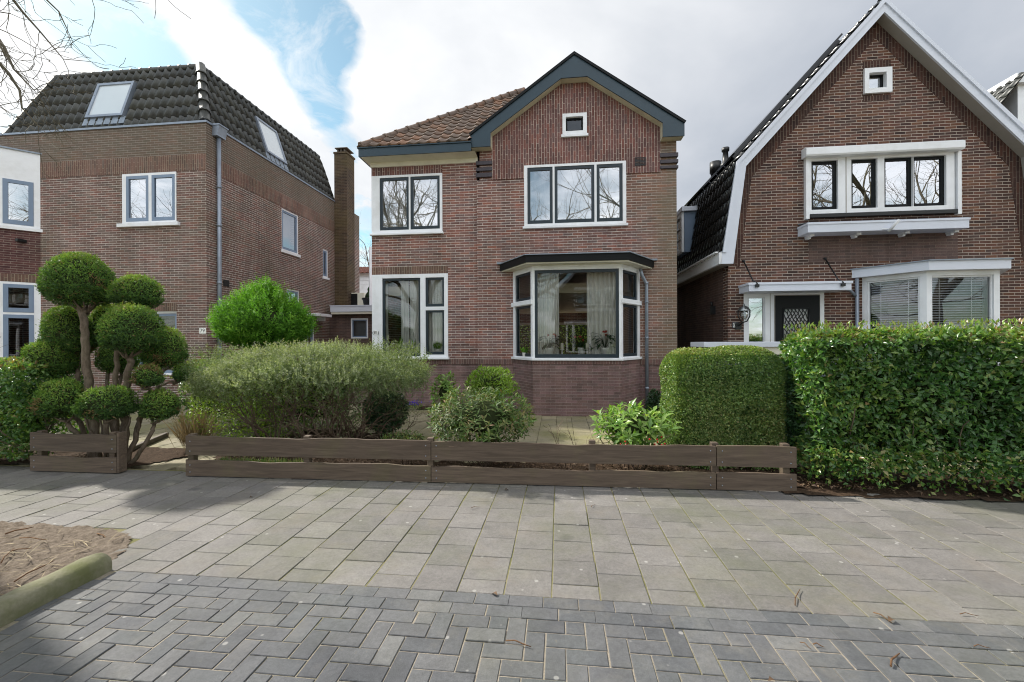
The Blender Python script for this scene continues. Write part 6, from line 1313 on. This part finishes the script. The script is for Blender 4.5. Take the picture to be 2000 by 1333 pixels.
def anth(label, x, vb, hgt, n=26, hang=True, potr=.11):
    u = H.on(x, 660, VB+.25)[0]; e = potted('anthurium', label, u, VB+vb, zb_s2); pot(e, potr, .2)
    th = RNG.random(n)*6.28; rad = rr(n, .08, .26); P = np.stack([np.cos(th)*rad, np.sin(th)*rad*.6, .2+hgt*RNG.random(n)], 1); D = nrm(np.stack([np.cos(th), np.sin(th)*.5, np.full(n, -.5)], 1)+RNG.normal(size=(n, 3))*.25); leaves('leaves', P, D, nrm(np.stack([np.cos(th)*.6, np.sin(th)*.6, np.ones(n)], 1)), rr(n, .12, .2), rr(n, .07, .1), M['darkleaf'], e, .1, .15)
    m = MB(); m.smooth = True
    for p in P: m.tube([(0, 0, .17), (p[0]*.5, p[1]*.5, p[2]*.8+.08), tuple(p)], .004, 4, cap=False)
    m.build('stems', M['darkleaf'], e); k = 3; Q = np.stack([RNG.normal(0, .1, k), RNG.normal(-.06, .04, k), .3+hgt*rr(k, .5, 1.0)], 1); leaves('flowers', Q, RNG.normal(size=(k, 3)), np.tile([0, -1, .4], (k, 1)), rr(k, .07, .1), rr(k, .06, .08), M['redp'], e)
M['redp'] = leafm('red_flower_bracts', [(.35, .03, .02), (.5, .05, .03)], .4, .2, tcol=(1, 1, 1))
anth('red flowering plant in a white pot at the left end of the bay window sill', 1073, .3, .26); anth('large-leaved plant at the right end of the bay window sill', 1182, .3, .34, 30); anth('red flowering plant in the middle of the bay window sill', 1136, .35, .14, 16, potr=.09)
for x, lab in ((1098, 'white candle holder left of the middle on the bay sill'), (1147, 'white candle holder right of the middle on the bay sill')):
    e = potted('candle_holder', lab, H.on(x, 680, VB+.22)[0], VB+.22, zb_s2, 'candle holder'); m = MB(); m.lathe([(.05, 0), (.045, .012), (.014, .03), (.018, .09), (.012, .14), (.045, .16), (.045, .17)], n=16); m.build('stand', M['pot'], e); m = MB(); m.lathe([(.036, .17), (.036, .30), (.01, .305)], n=14); m.build('candle', M['cream'], e)
e = potted('small_pot_plant', 'small pot plant behind the narrow left pane of the bay', H.on(1024, 680, -.4)[0], -.42, zb_s2); pot(e, .05, .09); blades(e, 10, .2, .05, .08, .6)
# back garden hedge seen through the house
hedge('garden_hedge', 'sunlit green hedge in the back garden seen through the bay window', 'hedge', H.l2w(1.5, 12).x, H.l2w(1.5, 12).y, -ALPHA, 7, .8, .05, 3.4, 6000, (.06, .12), (.04, .07), M['lime'], 91, True, .08, .2, simple=True, faces=('f', 't'))
# ------------------------------------------------------------------ twigs and leaves lying on the paving
def twig(px, py, px2, py2, r, label, bend=.009):
    a, b = gnd(px, py, .012), gnd(px2, py2, .010); m = MB(); m.smooth = True; d = b-a; nn = Vector((-d.y, d.x, 0)).normalized()*bend; o = a.copy()
    m.tube([a-o, a.lerp(b, .35)+nn+Vector((0, 0, .006))-o, a.lerp(b, .7)+nn*.6-o, b-o], [r*.6, r*.55, r*.5, r*.3], 6); t = m.build('twig', M['litterwood'], loc=o); return tag(t, label, 'twig', 'twigs lying on the pavement and road')
M['litterwood'] = bark('fallen_twig', C('4b3526'), C('7c5f45'))
for a in ((1706, 1196, 1742, 1216, .006, 'reddish twig on the road edge at the right, beside a curled brown leaf'), (1553, 1182, 1563, 1150, .005, 'thin upright twig lying in a tile joint at right of centre'), (1740, 1301, 1757, 1276, .008, 'short dark thick twig on the road bricks at lower right'), (988, 1251, 1037, 1263, .006, 'brown twig on the road bricks at bottom centre'), (1875, 1199, 1912, 1203, .004, 'thin twig along the tile edge at the far right'), (1562, 1254, 1584, 1268, .004, 'thin pale twig on the road bricks right of centre'), (1588, 1258, 1610, 1264, .005, 'short dark twig next to the thin pale twig on the road bricks'), (1902, 1262, 1935, 1266, .004, 'thin twig on the mossy road bricks at the right edge'), (190, 1042, 214, 1057, .008, 'pale stick at the edge of the tree pit'), (920, 992, 938, 990, .004, 'tiny dark twig on the tiles in front of the fence'), (1155, 990, 1163, 985, .004, 'tiny bent twig on the tiles right of the fence joint')):
    twig(*a[:4], a[4], a[5])
def fallen(px, py, s, label, rot):
    p = gnd(px, py, .008); o = leaves('fallen_leaf', np.array([[0, 0, 0.0]]), np.array([[math.cos(rot), math.sin(rot), .15]]), np.array([[.2, 0, 1.0]]), np.array([s]), np.array([s*.6]), M['litter'], None, .35, .3); o.location = p; tag(o, label, 'leaf', 'single fallen leaves on the paving')
for a in ((20, 1085, 62, 1078, .009, 'pale dead stick lying near the left edge of the tree pit'), (38, 1058, 92, 1062, .009, 'curved pale stick lying in the tree pit below its far edge'), (28, 1145, 106, 1103, .010, 'long brown stick lying beside the kerb in the tree pit'), (2, 1108, 28, 1078, .009, 'light stick slanting at the left edge of the tree pit'), (10, 1050, 66, 1036, .012, 'dark stick along the far edge of the tree pit')):
    t = twig(*a[:4], a[4]*.8, a[5]); t.location.z += .03
for a in ((1735, 1214, .06, 'curled brown leaf at the right end of the reddish twig', .4), (487, 972, .04, 'small tan leaf on the tiles left of the fence middle', 1.2), (1967, 974, .05, 'brown leaf below the right hedge foot', 2.0), (985, 957, .05, 'yellow brown leaf at the fence foot', .3), (972, 1163, .05, 'grey brown leaf at the tile and brick line', 2.5), (1500, 1330, .04, 'tan leaf at the bottom edge', .2)): fallen(*a)
